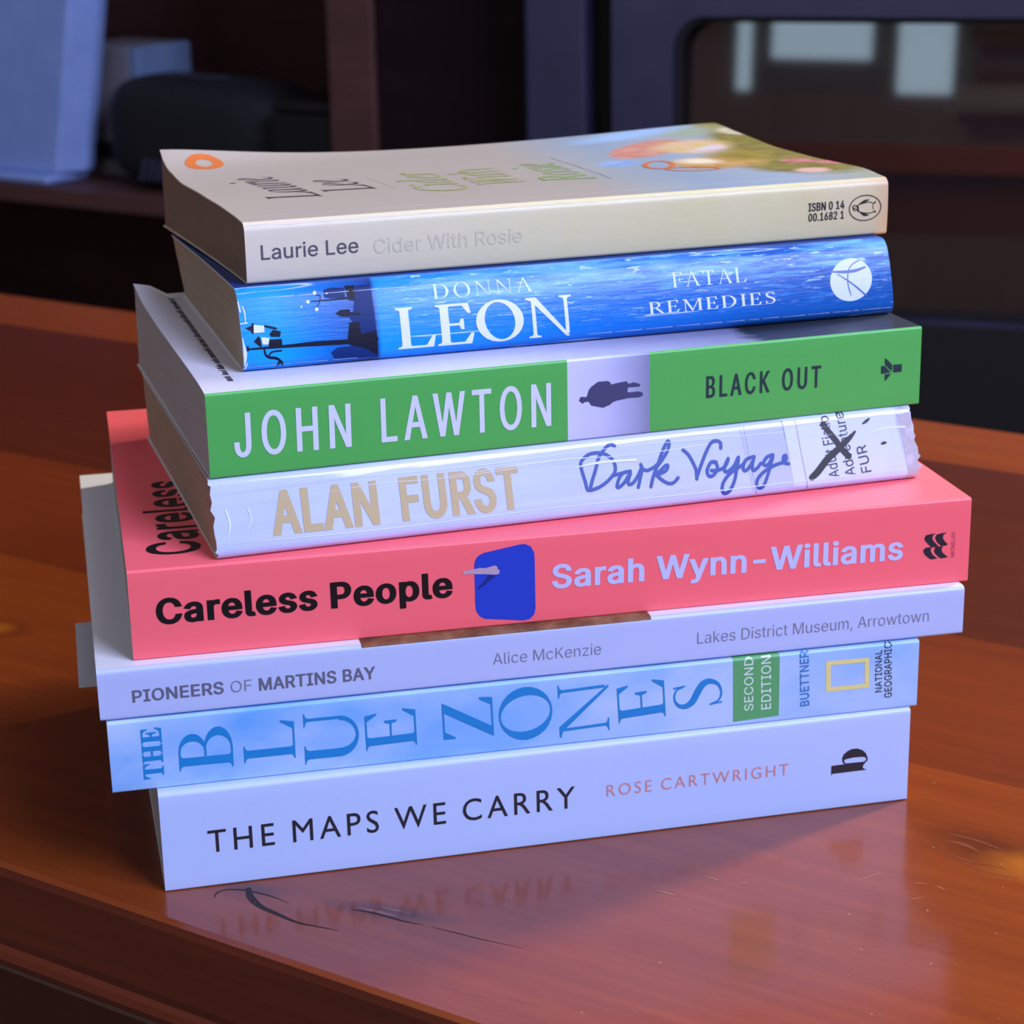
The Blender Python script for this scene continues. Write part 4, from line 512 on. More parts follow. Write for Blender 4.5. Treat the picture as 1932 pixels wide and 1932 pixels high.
superblob('body', .134, .062, .061, 0.55, black_m, bag)
stripe_m = mat('bag_stripe', '#3a3d52', 0.6); setcol(stripe_m, ramp(stripe_m, noise(stripe_m, 200, 2), [(0.3, '#2d3042'), (0.7, '#454860')]))
bl = []
for i in range(9):
    x = -.066 + i*.0115
    bl.append([(x, -.0640, .014), (x + .004, -.0640, .014), (x + .013, -.0640, .038), (x + .009, -.0640, .038)])
V, F = [], []
for q in bl:
    k = len(V); V += q + [(x, y + .004, z) for x, y, z in q]
    F += [tuple(k + i for i in f) for f in ((0, 1, 2, 3), (7, 6, 5, 4), (0, 4, 5, 1), (1, 5, 6, 2), (2, 6, 7, 3), (3, 7, 4, 0))]
fix_normals(obj('striped_patch', V, F, stripe_m, bag))
extrude_profile('zip', [(-.02, .1235), (-.012, .1240), (-.02, .1260)], -.06, .03, stripe_m, bag)
bb = tag(empty('black_box', room(-1.121, 1.35, SZ), YAW), 'small plain black box between the soft bag and the upright board', 'box')
boxes('body', [(-.040, .041, -.045, .06, .0004, .100)], blackp_m, bb, .004)
boxes('lid', [(-.040, .041, -.045, .06, .1004, .112)], blackp_m, bb, .004)

# ------------------------------------------------------------------ the grey cabinet with the black glass door
steel_m = mat('dark_grey_enamel', '#30334e', 0.42); setcol(steel_m, ramp(steel_m, noise(steel_m, 25, 4), [(0.3, '#262842'), (0.7, '#2d304a')])); bump(steel_m, noise(steel_m, 700, 2), .05, .0003)
glass_m = mat('black_glass', '#08070a', 0.035, 0.6, 0.03); setcol(glass_m, ramp(glass_m, noise(glass_m, 3, 2), [(0.3, '#221b1d'), (0.7, '#281f20')]))
gap_m = mat('shadow_black', '#060608', 0.8); setcol(gap_m, ramp(gap_m, noise(gap_m, 40, 2), [(0.3, '#050507'), (0.7, '#08080b')]))
A2 = -math.radians(18)
org = Vector((sin(-A2)*1.4, cos(A2)*1.4, 0))
cab = tag(empty('glass_door_cabinet', org, A2), 'dark grey metal cabinet with a round-cornered black glass door mirroring a window', 'cabinet')
boxes('body', [(-.43, .46, .030, .128, .015, .72)], gap_m, cab, .002)
boxes('side_post', [(-.442, -.385, -.004, .0295, .0, .735)], steel_m, cab, .004, 3)
boxes('foot_rail', [(-.43, .46, .02, .12, .0, .0148)], gap_m, cab)
zt, zb = Z0 + .1085, Z0 - .150
def rrect(x0, x1, z0, z1, r, n=8):
    P = []
    for cx, cz, a0 in ((x1 - r, z0 + r, -pi/2), (x1 - r, z1 - r, 0), (x0 + r, z1 - r, pi/2), (x0 + r, z0 + r, pi)):
        P += [(cx + r*cos(a0 + pi/2*i/n), cz + r*sin(a0 + pi/2*i/n)) for i in range(n + 1)]
    return P
def framed(name, outer, inner, y0, y1, m, parent):
    """a plate with a rounded opening, with real thickness"""
    n = len(inner); V, F = [], []
    for y in (y0, y1):
        V += [(x, y, z) for x, z in outer] + [(x, y, z) for x, z in inner]
    k = 2*n
    for i in range(n):
        j = (i+1) % n
        F += [(i, j, n + j, n + i), (k + i, k + n + i, k + n + j, k + j), (n + i, n + j, k + n + j, k + n + i), (i, k + i, k + j, j)]
    return fix_normals(obj(name, V, F, m, parent))
inn = rrect(-.304, .40, zb, zt, .030); out_ = rrect(-.359, .455, .03, .73, .004)
framed('door_frame', out_, inn, -.010, .010, steel_m, cab)
inn2 = rrect(-.2985, .3945, zb + .0055, zt - .0055, .025)
framed('glass_seal', [(x*1.0, z) for x, z in rrect(-.3035, .3995, zb + .0005, zt - .0005, .0295)], inn2, -.002, .006, gap_m, cab)
pane = boxes('glass_pane', [(-.303, .399, 0, .003, 0, zt - zb - .001)], glass_m, cab); pane.location = (0, .0066, zb + .0005); pane.rotation_euler = (-math.radians(4.0), 0, 0)
boxes('lower_panel', [(-.3588, .4545, -.0135, -.0103, .031, zb - .004)], gap_m, cab, .001)
boxes('hinge', [(-.383, -.3605, .001, .0095, .60, .66)], gap_m, cab, .002)

# ------------------------------------------------------------------ the books (local millimetres: u along spine, v away from the spine face, h up)
K = 0.001
def interp(tab, x):
    if x <= tab[0][0]: return tab[0][1]
    for (x0, y0), (x1, y1) in zip(tab, tab[1:]):
        if x <= x1:
            t = (x - x0)/(x1 - x0); t = t*t*(3 - 2*t)*0.5 + t*0.5
            return y0 + (y1 - y0)*t
    return tab[-1][1]

class Book:
    def __init__(s, x, y, yaw, L, T, W, z, slant=0.0, rt=0.6, rb=0.6, bulge=0.0, ztop=None, zbot=None, du=None, Wb=None, card=0.38, edge=None):
        s.L, s.T, s.W, s.slant, s.rt, s.rb, s.bulge, s.card = L, T, W, slant, rt, rb, bulge, card
        s._zt, s._zb, s._du, s.Wb = ztop, zbot, du, W if Wb is None else Wb
        s.root = empty('paperback_book', (x*K, y*K, TABLE_Z + z*K), yaw)
        s.edge = edge or (lambda a, h: 0.0)
    def zt(s, a, b): return s._zt(a, b) if s._zt else s.T
    def zb(s, a, b): return s._zb(a, b) if s._zb else 0.0
    def du(s, a, b): return s._du(a, b) if s._du else 0.0
    def front(s, h):
        h = max(0.0, min(s.T, h)); v = s.slant*h/s.T - s.bulge*(1 - (2*h/s.T - 1)**2)
        if h > s.T - s.rt: k = (h - (s.T - s.rt))/s.rt; v += s.rt*(1 - sqrt(max(0, 1 - k*k)))
        if h < s.rb: k = (s.rb - h)/s.rb; v += s.rb*(1 - sqrt(max(0, 1 - k*k)))
        return v
    def heights(s):
        H = [s.rb*(1 - cos(pi/2*i/6)) for i in range(7)]
        n = 8; H += [s.rb + (s.T - s.rt - s.rb)*i/n for i in range(1, n)]
        H += [s.T - s.rt + s.rt*sin(pi/2*i/6) for i in range(7)]
        return H
    def sp(s, u, h, off=0.0):
        if h > s.T: return (u, s.front(s.T) + (h - s.T), s.T + off)
        e = 0.02; d = (s.front(h + e) - s.front(h - e))/(min(s.T, h + e) - max(0, h - e))
        n = sqrt(1 + d*d)
        return (u + s.edge(u/s.L, h), s.front(h) - off/n, h + off*d/n)
    def vf(s): return s.front(s.T)
    NA, NB = 40, 26
    def tnode(s, i, j):
        a, b = i/s.NA, j/s.NB; return Vector((s.L*a + s.du(a, b), s.vf() + 0.02 + (s.W - s.vf() - 0.02)*b, s.zt(a, b)))
    def tp(s, u, v, off=0.0):
        b = (v - s.vf())/(s.W - s.vf()); b = min(max(b, 0), 1); a = min(max(u/s.L, 0), 1); a = min(max((u - s.du(a, b))/s.L, 0), 1)
        i = min(int(a*s.NA), s.NA - 1); j = min(int(b*s.NB), s.NB - 1); p = a*s.NA - i; q = b*s.NB - j
        P = (s.tnode(i, j)*(1-p) + s.tnode(i+1, j)*p)*(1-q) + (s.tnode(i, j+1)*(1-p) + s.tnode(i+1, j+1)*p)*q
        return (P.x, P.y, P.z + off)

def shell(name, fo, fi, nu, nv, m_out, m_edge, parent, colmat=None, slots=None):
    """a sheet with thickness: outer grid, inner grid and a rim of bare paper"""
    V, F, MI = [], [], []; mats = [m_out, m_edge] + (slots or [])
    O = [[fo(i, j) for j in range(nv + 1)] for i in range(nu + 1)]; I = [[fi(i, j) for j in range(nv + 1)] for i in range(nu + 1)]
    for G, mi, flip in ((O, 0, False), (I, 1, True)):
        k = len(V)
        for row in G: V += row
        for i in range(nu):
            for j in range(nv):
                q = (k + i*(nv+1) + j, k + (i+1)*(nv+1) + j, k + (i+1)*(nv+1) + j + 1, k + i*(nv+1) + j + 1)
                F.append(q[::-1] if flip else q); MI.append((colmat(i) if colmat and not flip else mi))
    ring = [(i, 0) for i in range(nu)] + [(nu, j) for j in range(nv)] + [(i, nv) for i in range(nu, 0, -1)] + [(0, j) for j in range(nv, 0, -1)]
    k = len(V); n = len(ring)
    for (i, j) in ring: V += [O[i][j], I[i][j]]
    nf = len(F)
    for t in range(n):
        a, b = k + 2*t, k + 2*((t+1) % n); F.append((a, a + 1, b + 1, b)); MI.append(1)
    o = obj(name, [(x*K, y*K, z*K) for x, y, z in V], F, mats, parent, False, MI)
    for p in o.data.polygons:
        if p.index < nf: p.use_smooth = True
    return o

def build_book(B, m_spine, m_front, m_back, m_pages, m_rim, bands=None, ublist=None, inset=0.25):
    H = B.heights(); nu = 30
    us = sorted(set([B.L*i/nu for i in range(nu + 1)] + (ublist or [])))
    def so(i, j): return B.sp(us[i], H[j])
    def si(i, j): return B.sp(us[i], H[j], -B.card) if 0 < j < len(H) - 1 else (us[i], B.front(H[j]), H[j] + (B.card if j == 0 else -B.card))
    cm = None; slots = []
    if bands:
        slots = []
        for _, _, m in bands:
            if m not in slots: slots.append(m)
        def cm(i):
            u = (us[i] + us[i+1])/2
            for a, b, m in bands:
                if a <= u <= b: return 2 + slots.index(m)
            return 0
    spine = fix_normals(shell('spine', so, si, len(us) - 1, len(H) - 1, m_spine, m_rim, B.root, cm, slots))
    na, nb = B.NA, B.NB; v0 = B.vf() + 0.02
    def bb(j): return j/nb
    def to(i, j):
        a, b = i/na, bb(j); return (B.L*a + B.du(a, b), v0 + (B.W - v0)*b, B.zt(a, b))
    def ti(i, j): x, y, z = to(i, j); return (x, y, z - B.card)
    front = fix_normals(shell('front_cover', to, ti, na, nb, m_front, m_rim, B.root))
    vb0 = B.front(0) + 0.02
    def bo(i, j):
        a, b = i/na, bb(j); return (B.L*a + B.du(a, b) - 0.35*b*(1 - a), vb0 + (B.Wb - vb0)*b, B.zb(a, b))
    def bi(i, j): x, y, z = bo(i, j); return (x, y, z + B.card)
    back = fix_normals(shell('back_cover', bo, bi, na, nb, m_back, m_rim, B.root))
    # page block: closed grid box between the covers
    nc = 8; V, F = [], []; idx = {}
    def pg(i, j, k):
        key = (i, j, k)
        if key in idx: return idx[key]
        a, b, c = i/na, j/nb, k/nc
        zl, zh = B.zb(a, b) + B.card + .02, B.zt(a, b) - B.card - .02
        z = zl + (zh - zl)*c
        hf = B.T*(0.03 + 0.94*c)
        vfr = B.front(hf) + B.card + .08; vbk = B.Wb + (B.W - B.Wb)*c - .4
        x = inset + (B.L - 2*inset)*a + B.du(a, b) + 0.06*sin(z*9 + j*.3)*(1 if i == 0 else 0)
        V.append((x*K, (vfr + (vbk - vfr)*b)*K, z*K)); idx[key] = len(V) - 1; return idx[key]
    for j in range(nb):
        for k in range(nc):
            F.append((pg(0, j, k), pg(0, j, k+1), pg(0, j+1, k+1), pg(0, j+1, k))); F.append((pg(na, j, k), pg(na, j+1, k), pg(na, j+1, k+1), pg(na, j, k+1)))
    for i in range(na):
        for k in range(nc):
            F.append((pg(i, 0, k), pg(i+1, 0, k), pg(i+1, 0, k+1), pg(i, 0, k+1))); F.append((pg(i, nb, k), pg(i, nb, k+1), pg(i+1, nb, k+1), pg(i+1, nb, k)))
        for j in range(nb):
            F.append((pg(i, j, 0), pg(i, j+1, 0), pg(i+1, j+1, 0), pg(i+1, j, 0))); F.append((pg(i, j, nc), pg(i+1, j, nc), pg(i+1, j+1, nc), pg(i, j+1, nc)))
    pages = fix_normals(obj('page_block', V, F, m_pages, B.root))
    B.parts = {'spine': spine, 'top': front}
    return B

def pages_mat(name, c0, c1):
    m = mat(name, c0, 0.85)
    n = noise(m, 1.0, 4, 0.7, (40, 40, 5200)); setcol(m, ramp(m, n, [(0.32, c1), (0.55, c0)])); bump(m, n, 0.25, 0.0002); return m
rim_white = speckled('bare_card_edge', '#e4e2e4', 0.7, 0.05, 500)
rim_worn = speckled('worn_card_edge', '#dccdb6', 0.7, 0.1, 500)
pg_old = pages_mat('yellowed_pages', '#8d7262', '#7a6254')
pg_tan = pages_mat('tanned_pages', '#b39c86', '#9b8570')
pg_white = pages_mat('white_pages', '#b9b4b4', '#a19c9c')

# -- spine and cover surfaces
m_maps = speckled('lavender_white_card', '#b7caf5', 0.42, 0.02, 700, 0.03)
m_pion = speckled('cool_white_card', '#b6c3ee', 0.40, 0.02, 700, 0.03)
m_pioncv = speckled('white_cover', '#dcdce2', 0.42, 0.02, 700, 0.03)
m_coral = speckled('coral_card', '#ff6a74', 0.45, 0.02, 800, 0.04)
m_lawhite = speckled('satin_white_card', '#b8c4ef', 0.38, 0.02, 800, 0.03)
m_green = speckled('leaf_green_card', '#50ae54', 0.42, 0.04, 800, 0.04)
m_navy = speckled('navy_card', '#20232f', 0.35, 0.08, 500, 0.05)
# cover of the green-spined book: pale at the head, dark photograph towards the foot
m_lacover = mat('pale_to_dark_cover', '#c9cbda', 0.38)
def upos(m, L):
    tc = nd(m, 'ShaderNodeTexCoord'); sx = nd(m, 'ShaderNodeSeparateXYZ'); lk(m, tc.outputs['Object'], sx.inputs[0])
    mm_ = nd(m, 'ShaderNodeMath'); mm_.operation = 'DIVIDE'; mm_.inputs[1].default_value = L*K; lk(m, sx.outputs[0], mm_.inputs[0]); return mm_.outputs[0], sx
u_, _ = upos(m_lacover, 199)
ad = nd(m_lacover, 'ShaderNodeMath'); ad.operation = 'MULTIPLY_ADD'; ad.inputs[1].default_value = 0.05; lk(m_lacover, noise(m_lacover, 260, 4), ad.inputs[0]); lk(m_lacover, u_, ad.inputs[2])
setcol(m_lacover, ramp(m_lacover, ad.outputs[0], [(0.0, '#d3d3dc'), (0.42, '#c3c7e0'), (0.66, '#8e93b4'), (0.765, '#767b9c'), (0.79, '#20242c'), (1.0, '#31353d')]))
m_laphoto = mat('grey_photo_card', '#b4bbe4', 0.38)
u_, _ = upos(m_laphoto, 199)
setcol(m_laphoto, ramp(m_laphoto, u_, [(0.478, '#ccd3fa'), (0.53, '#c0c6ee'), (0.575, '#9aa2c8'), (0.596, '#8089ad')]))
# sky spine
m_sky = mat('sky_blue_card', '#8fbdf7', 0.40)
u_, sx_ = upos(m_sky, 218)
cl = ramp(m_sky, noise(m_sky, 26, 4, 0.5, (1, 1, 1.8), loc=(.02, .1, .3)), [(0.36, 0.0), (0.66, 1.0)])
gr = ramp(m_sky, u_, [(0.0, '#4aa0f2'), (0.10, '#62aaf4'), (0.3, '#78b3f5'), (0.55, '#86b9f4'), (1.0, '#88b8ee')])
setcol(m_sky, mix(m_sky, cl, gr, '#b6d0f8'))
# cream, sun-yellowed
m_cream_sp = mat('yellowed_cream_spine', '#d9d2b4', 0.45, 0.15, 0.22, 0.35)
u_, _ = upos(m_cream_sp, 185)
setcol(m_cream_sp, mix(m_cream_sp, ramp(m_cream_sp, noise(m_cream_sp, 60, 5, 0.6), [(0.35, 0.0), (0.75, 0.35)]), ramp(m_cream_sp, u_, [(0.0, '#d4cab8'), (0.35, '#d2cba6'), (0.8, '#cfc896'), (0.97, '#cfc096'), (1.0, '#cda87d')]), '#d9d0ba'))
bump(m_cream_sp, noise(m_cream_sp, 90, 5, 0.7, (1, 1, 4)), 0.18, 0.0004, True)
m_cream_cv = mat('cream_cover', '#cfc6b2', 0.5, 0.1, 0.3)
u_, _ = upos(m_cream_cv, 185)
setcol(m_cream_cv, mix(m_cream_cv, ramp(m_cream_cv, noise(m_cream_cv, 40, 4), [(0.3, 0.0), (0.8, 0.25)]), ramp(m_cream_cv, u_, [(0.0, '#a39b91'), (0.55, '#9b958d'), (0.63, '#8f979d'), (0.72, '#8094a9'), (0.86, '#8a9caf'), (1.0, '#8e957f')]), '#aea59a'))
def blob(m, cx, cy, rx, ry, rot=0.0, soft=0.18, warp=0.5, sc=90):
    # soft-edged patch of watercolour on the printed cover, in millimetres
    tc = nd(m, 'ShaderNodeTexCoord'); mp = nd(m, 'ShaderNodeMapping'); mp.vector_type = 'TEXTURE'
    mp.inputs['Location'].default_value = (cx*K, cy*K, 0.016); mp.inputs['Rotation'].default_value = (0, 0, rot); mp.inputs['Scale'].default_value = (rx*K, ry*K, 1.0)
    lk(m, tc.outputs['Object'], mp.inputs['Vector'])
    ln = nd(m, 'ShaderNodeVectorMath'); ln.operation = 'LENGTH'; lk(m, mp.outputs['Vector'], ln.inputs[0])
    ma = nd(m, 'ShaderNodeMath'); ma.operation = 'MULTIPLY_ADD'; ma.inputs[1].default_value = warp; lk(m, noise(m, sc, 4, 0.6), ma.inputs[0]); lk(m, ln.outputs['Value'], ma.inputs[2])
    mr = nd(m, 'ShaderNodeMapRange'); mr.inputs[1].default_value = 1 + warp/2 + soft; mr.inputs[2].default_value = 1 + warp/2 - soft; lk(m, ma.outputs[0], mr.inputs[0])
    return mr.outputs[0]
cv = bsdf(m_cream_cv).inputs['Base Color'].links[0].from_socket
def wash(a, b, sc): return ramp(m_cream_cv, noise(m_cream_cv, sc, 5, 0.7), [(0.35, a), (0.65, b)])
meadow = wash('#5f5a22', '#8c8240', 120)
for args, colr in [((186, 118, 12, 26), meadow), ((182, 78, 14, 34), meadow), ((174, 34, 18, 22), meadow), ((168, 112, 12, 8, .5, .5), wash('#8fa3a0', '#8f9468', 120)),
    ((150, 116, 20, 6, .3, .5), '#8fb0d4'), ((145, 87, 20, 9.5, .78, .12, .25), wash('#b06a58', '#c09284', 130)), ((160, 86, 13, 11, .5, .3), wash('#b9a84e', '#cfaea0', 200)), ((163, 79, 8, 4, .9, .4), '#c6bcc0'),
    ((154, 50, 15, 13, .3, .2, .3), wash('#98692a', '#bf9e66', 80)), ((150, 56, 6, 6, 0, .5), '#d8cdb2'), ((166, 62, 9, 14, .1, .4), wash('#7d7028', '#a08838', 100)), ((177, 43, 5, 6, .2, .2), wash('#a8505a', '#c58a88', 220)), ((183, 34, 4, 5, .2, .3), wash('#b0565e', '#c98f8a', 220)),
    ((170, 19, 5, 5, .2, .3), '#cba59a'), ((184, 108, 5, 7, 0, .3), wash('#cfc8ba', '#a9a070', 260)), ((126, 62, 6.5, 5.5, .4, .35), wash('#5f86c0', '#8facd2', 160))]:
    cv = mix(m_cream_cv, blob(m_cream_cv, *args), cv, colr)
setcol(m_cream_cv, cv)
bump(m_cream_cv, noise(m_cream_cv, 110, 4, 0.7, (1, 2, 1)), 0.06, 0.0004, True)
# blue water print under worn laminate; its upper pale band also paints in highlight
m_water = mat('blue_water_print', '#1268d0', 0.45, 0.35, 0.07, 0.1)
u_, sx_ = upos(m_water, 185)
base = ramp(m_water, u_, [(0.0, '#1590e8'), (0.05, '#0c98f2'), (0.12, '#0a6cc4'), (0.185, '#123f92'), (0.1945, '#102f72'), (0.196, '#0e8ee8'), (0.3, '#0f82dc'), (0.55, '#0c6ac6'), (0.8, '#0d58ae'), (1.0, '#0e52a2')])
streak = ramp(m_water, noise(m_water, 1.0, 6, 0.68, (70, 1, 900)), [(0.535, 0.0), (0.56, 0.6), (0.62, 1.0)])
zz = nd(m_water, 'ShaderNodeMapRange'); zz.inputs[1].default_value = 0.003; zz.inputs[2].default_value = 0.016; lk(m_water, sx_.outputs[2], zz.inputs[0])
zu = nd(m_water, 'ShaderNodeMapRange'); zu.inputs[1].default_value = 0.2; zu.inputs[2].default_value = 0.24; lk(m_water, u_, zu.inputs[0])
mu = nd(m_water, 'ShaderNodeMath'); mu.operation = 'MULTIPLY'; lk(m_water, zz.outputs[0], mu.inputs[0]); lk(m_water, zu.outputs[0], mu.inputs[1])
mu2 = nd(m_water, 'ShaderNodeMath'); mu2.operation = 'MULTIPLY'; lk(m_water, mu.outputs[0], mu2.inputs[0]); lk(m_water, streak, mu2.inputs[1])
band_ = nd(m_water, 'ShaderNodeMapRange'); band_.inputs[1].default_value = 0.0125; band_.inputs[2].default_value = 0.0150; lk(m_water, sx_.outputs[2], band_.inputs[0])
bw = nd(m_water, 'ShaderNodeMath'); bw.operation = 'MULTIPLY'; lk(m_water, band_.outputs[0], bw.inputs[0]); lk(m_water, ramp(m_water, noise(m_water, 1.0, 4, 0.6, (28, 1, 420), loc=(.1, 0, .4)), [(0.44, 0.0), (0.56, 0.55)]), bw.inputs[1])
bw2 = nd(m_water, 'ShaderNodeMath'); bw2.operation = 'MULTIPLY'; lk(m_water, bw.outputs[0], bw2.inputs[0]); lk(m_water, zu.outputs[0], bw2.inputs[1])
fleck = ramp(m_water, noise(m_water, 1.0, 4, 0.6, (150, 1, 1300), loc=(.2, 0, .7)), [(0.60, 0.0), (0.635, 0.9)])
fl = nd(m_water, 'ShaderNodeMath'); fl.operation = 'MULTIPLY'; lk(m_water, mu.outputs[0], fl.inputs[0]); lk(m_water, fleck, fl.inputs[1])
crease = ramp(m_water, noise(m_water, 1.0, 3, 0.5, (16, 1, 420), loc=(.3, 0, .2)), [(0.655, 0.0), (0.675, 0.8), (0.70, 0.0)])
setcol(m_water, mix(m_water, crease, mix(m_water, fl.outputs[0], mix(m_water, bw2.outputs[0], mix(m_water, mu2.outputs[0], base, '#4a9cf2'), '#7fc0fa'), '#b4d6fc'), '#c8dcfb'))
bump(m_water, noise(m_water, 1.0, 5, 0.65, (50, 1, 800)), 0.40, 0.0004, True)
m_water_cv = speckled('blue_cover', '#123a86', 0.35, 0.1, 300, 0.05)
# laminated white library spine
m_lam = mat('laminated_white_card', '#ccd2f6', 0.32, 0.7, 0.05, 0.3)
setcol(m_lam, ramp(m_lam, noise(m_lam, 40, 4), [(0.3, '#b4c1ee'), (0.7, '#bfcaf3')]))
bump(m_lam, ramp(m_lam, noise(m_lam, 1.0, 2, 0.45, (9, 1, 260)), [(0.40, 0.0), (0.62, 1.0)]), 0.10, 0.0004, True)
m_lam_cv = speckled('laminated_cover', '#8d8a98', 0.3, 0.05, 300, 0.05)

# -- shapes.  z: height of each book's underside above the table
books = {}
books['maps'] = build_book(Book(-99.451, 40.675, 0.223, 204.892, 27.70, 133.18, 0.05, rt=1.5, rb=.5), m_maps, m_maps, m_maps, pg_white, rim_white)
books['blue'] = build_book(Book(-111.047, 41.405, 0.211, 218.068, 19.45, 141.74, 27.80, rt=.9, rb=.6), m_sky, m_sky, m_sky, pg_white, rim_white)
books['pion'] = build_book(Book(-112.681, 41.716, 0.212, 232.509, 13.70, 175.17, 47.52, rt=1.3, rb=.8), m_pion, m_pioncv, m_pioncv, pg_white, rim_white)
books['care'] = build_book(Book(-104.336, 48.106, 0.208, 225.433, 23.86, 159.10, 61.26, rt=.7, rb=.6), m_coral, m_coral, m_coral, pg_white, rim_white)
worn = lambda a, h: (0.35*sin(h*1.9) + 0.22*sin(h*4.3 + 1))*(exp(-a/.004)) + (0.30*sin(h*2.3) + 0.2*sin(h*5.1))*(exp(-(1 - a)/.004))
books['dark'] = build_book(Book(-82.201, 53.994, 0.301, 196.534, 19.50, 127.0, 85.17, slant=7.16, rt=1.6, rb=3.0, Wb=122.5, edge=worn), m_lam, m_lam_cv, m_lam_cv, pg_tan, rim_white)
zl = [(0, 22.1), (.07, 22.7), (.2, 22.9), (.6, 22.9), (.85, 23.7), (1, 26.0)]
books['black'] = build_book(Book(-83.932, 61.297, 0.302, 199.002, 22.10, 127.0, 104.72, rt=.7, rb=.6, Wb=129.4,
    ztop=lambda a, b: 22.1 + (interp(zl, b) - 22.1)*max(0.0, 1 - (a/.05)**2)), m_lawhite, m_lacover, m_navy, pg_white, rim_white,
    bands=[(0, 95.4, m_green), (95.4, 118.6, m_laphoto), (118.6, 200, m_green)], ublist=[95.4, 118.6])
def fat_top(a, b): return 20.68 - 5.2*b**1.3*exp(-(a/.45)**1.5)
books['fatal'] = build_book(Book(-76.31, 81.8, 0.292, 185.035, 20.68, 123.6, 126.86, slant=6.66, rt=2.6, rb=3.6, bulge=1.1, ztop=fat_top, Wb=104.4), m_water, m_water_cv, m_water_cv, pg_tan, rim_white)
cL = [(0, 16.05), (.06, 16.3), (.22, 16.1), (.44, 15.3), (.72, 14.0), (.90, 15.0), (.96, 16.8), (1, 19.4)]
cM = [(0, 16.05), (.06, 16.25), (.22, 16.0), (.44, 15.4), (.72, 14.8), (1, 14.4)]
cR = [(0, 16.05), (.10, 16.8), (.40, 15.5), (.60, 15.2), (.82, 16.2), (1, 17.2)]
def cid_top(a, b):
    wl = exp(-(a/.20)**1.5); wr = exp(-((1 - a)/.30)**1.6)
    m_ = interp(cM, b)
    return m_ + (interp(cL, b) - m_)*wl + (interp(cR, b) - m_)*wr - 0.22*exp(-((b - .062)/.008)**2)
def cid_bot(a, b): return 0.02 - 4.9*b**1.3*exp(-(a/.45)**1.5)
books['cider'] = build_book(Book(-75.961, 94.23, 0.300, 184.648, 16.05, 124.0, 147.58, rt=2.2, rb=1.0, bulge=.35, ztop=cid_top, zbot=cid_bot,
    du=lambda a, b: -3.1*b*(1 - a)**2 - 0.9*b*a**2, Wb=125.5), m_cream_sp, m_cream_cv, m_cream_cv, pg_old, rim_worn)
for key, lab in {
    'maps': 'white paperback at the very bottom of the stack, lying directly on the table',
    'blue': 'sky blue paperback with tall blue letters turned sideways along its spine',
    'pion': 'thin wide white paperback with small grey lettering, under the coral pink book',
    'care': 'coral pink paperback with a cobalt blue square on its spine',
    'dark': 'white laminated paperback with gold and handwritten blue lettering and a library label',
    'black': 'green spined paperback with a dark standing figure in the middle of the spine',
    'fatal': 'bright blue paperback with rippled water and a street lamp on its worn spine',
    'cider': 'old cream paperback with a curled cover on top of the stack'}.items():
    tag(books[key].root, lab, 'book', 'paperbacks in the stack')

# -- printed marks
INK = {}
def ink(n, c, rough=0.42, var=0.04, coat=0.0):
    INK[n] = speckled('print_' + n, c, rough, var, 600, 0.0, coat)
for n, c in dict(ink='#26242f', ink2='#33313e', black='#120c12', rose='#cf8a8c', zoneblue='#1a84cc', zoneblue2='#3f7ec0', panelgreen='#5aa56a', palegreen='#cfe6da', yellow='#e4da8c',
    grey='#67667c', grey2='#7f7f98', lav='#c3c7f2', wine='#a83c58', cobalt='#1f3fc0', skin='#b99fb4', navy='#152a80', gold='#b7a276', penblue='#23459a', palewhite='#d2daf9', icewhite='#c2d8fb', icewhite2='#c9d6fa',
    penblue2='#4560a6', slate='#41456c', darkgreen='#22383f', dusk='#0d2a66', nearblack='#141326', softink='#55525e', ghost='#cac3a9', plum='#3c2a3c', olive='#97a05a', leaf='#7fa054', greyline='#8d8c90', rust='#c4703a').items(): ink(n, c)
for n in ('dusk', 'nearblack'): bsdf(INK[n]).inputs['Specular IOR Level'].default_value = .15
def blotch(n, a, b, c, sc=60, rough=0.5):
    m = mat('print_' + n, a, rough); setcol(m, ramp(m, noise(m, sc, 5, 0.65), [(0.32, a), (0.5, b), (0.68, c)])); INK[n] = m
blotch('meadow', '#8f8a45', '#b0a052', '#7d8050', 90); blotch('petal', '#d9a79a', '#d08c80', '#e2c0b4', 80); blotch('jug', '#c9a05c', '#d8b67c', '#b07e38', 70)
blotch('blossom', '#d8cfc4', '#c9a291', '#b8a462', 160); blotch('butterfly', '#7b9fd0', '#9bb6da', '#5d86c4', 120)
blotch('labelwhite', '#c0cdf6', '#c4d1f8', '#bbc9f3', 30, 0.35); blotch('worn', '#b9b6c6', '#a9a6b0', '#c6c4da', 160, 0.35)
blotch('tape', '#b2bee9', '#b7c3ec', '#adb9e5', 40, 0.2)
for n in ('labelwhite', 'tape', 'worn', 'gold', 'penblue'): bsdf(INK[n]).inputs['Coat Weight'].default_value = .5; bsdf(INK[n]).inputs['Coat Roughness'].default_value = 0.06

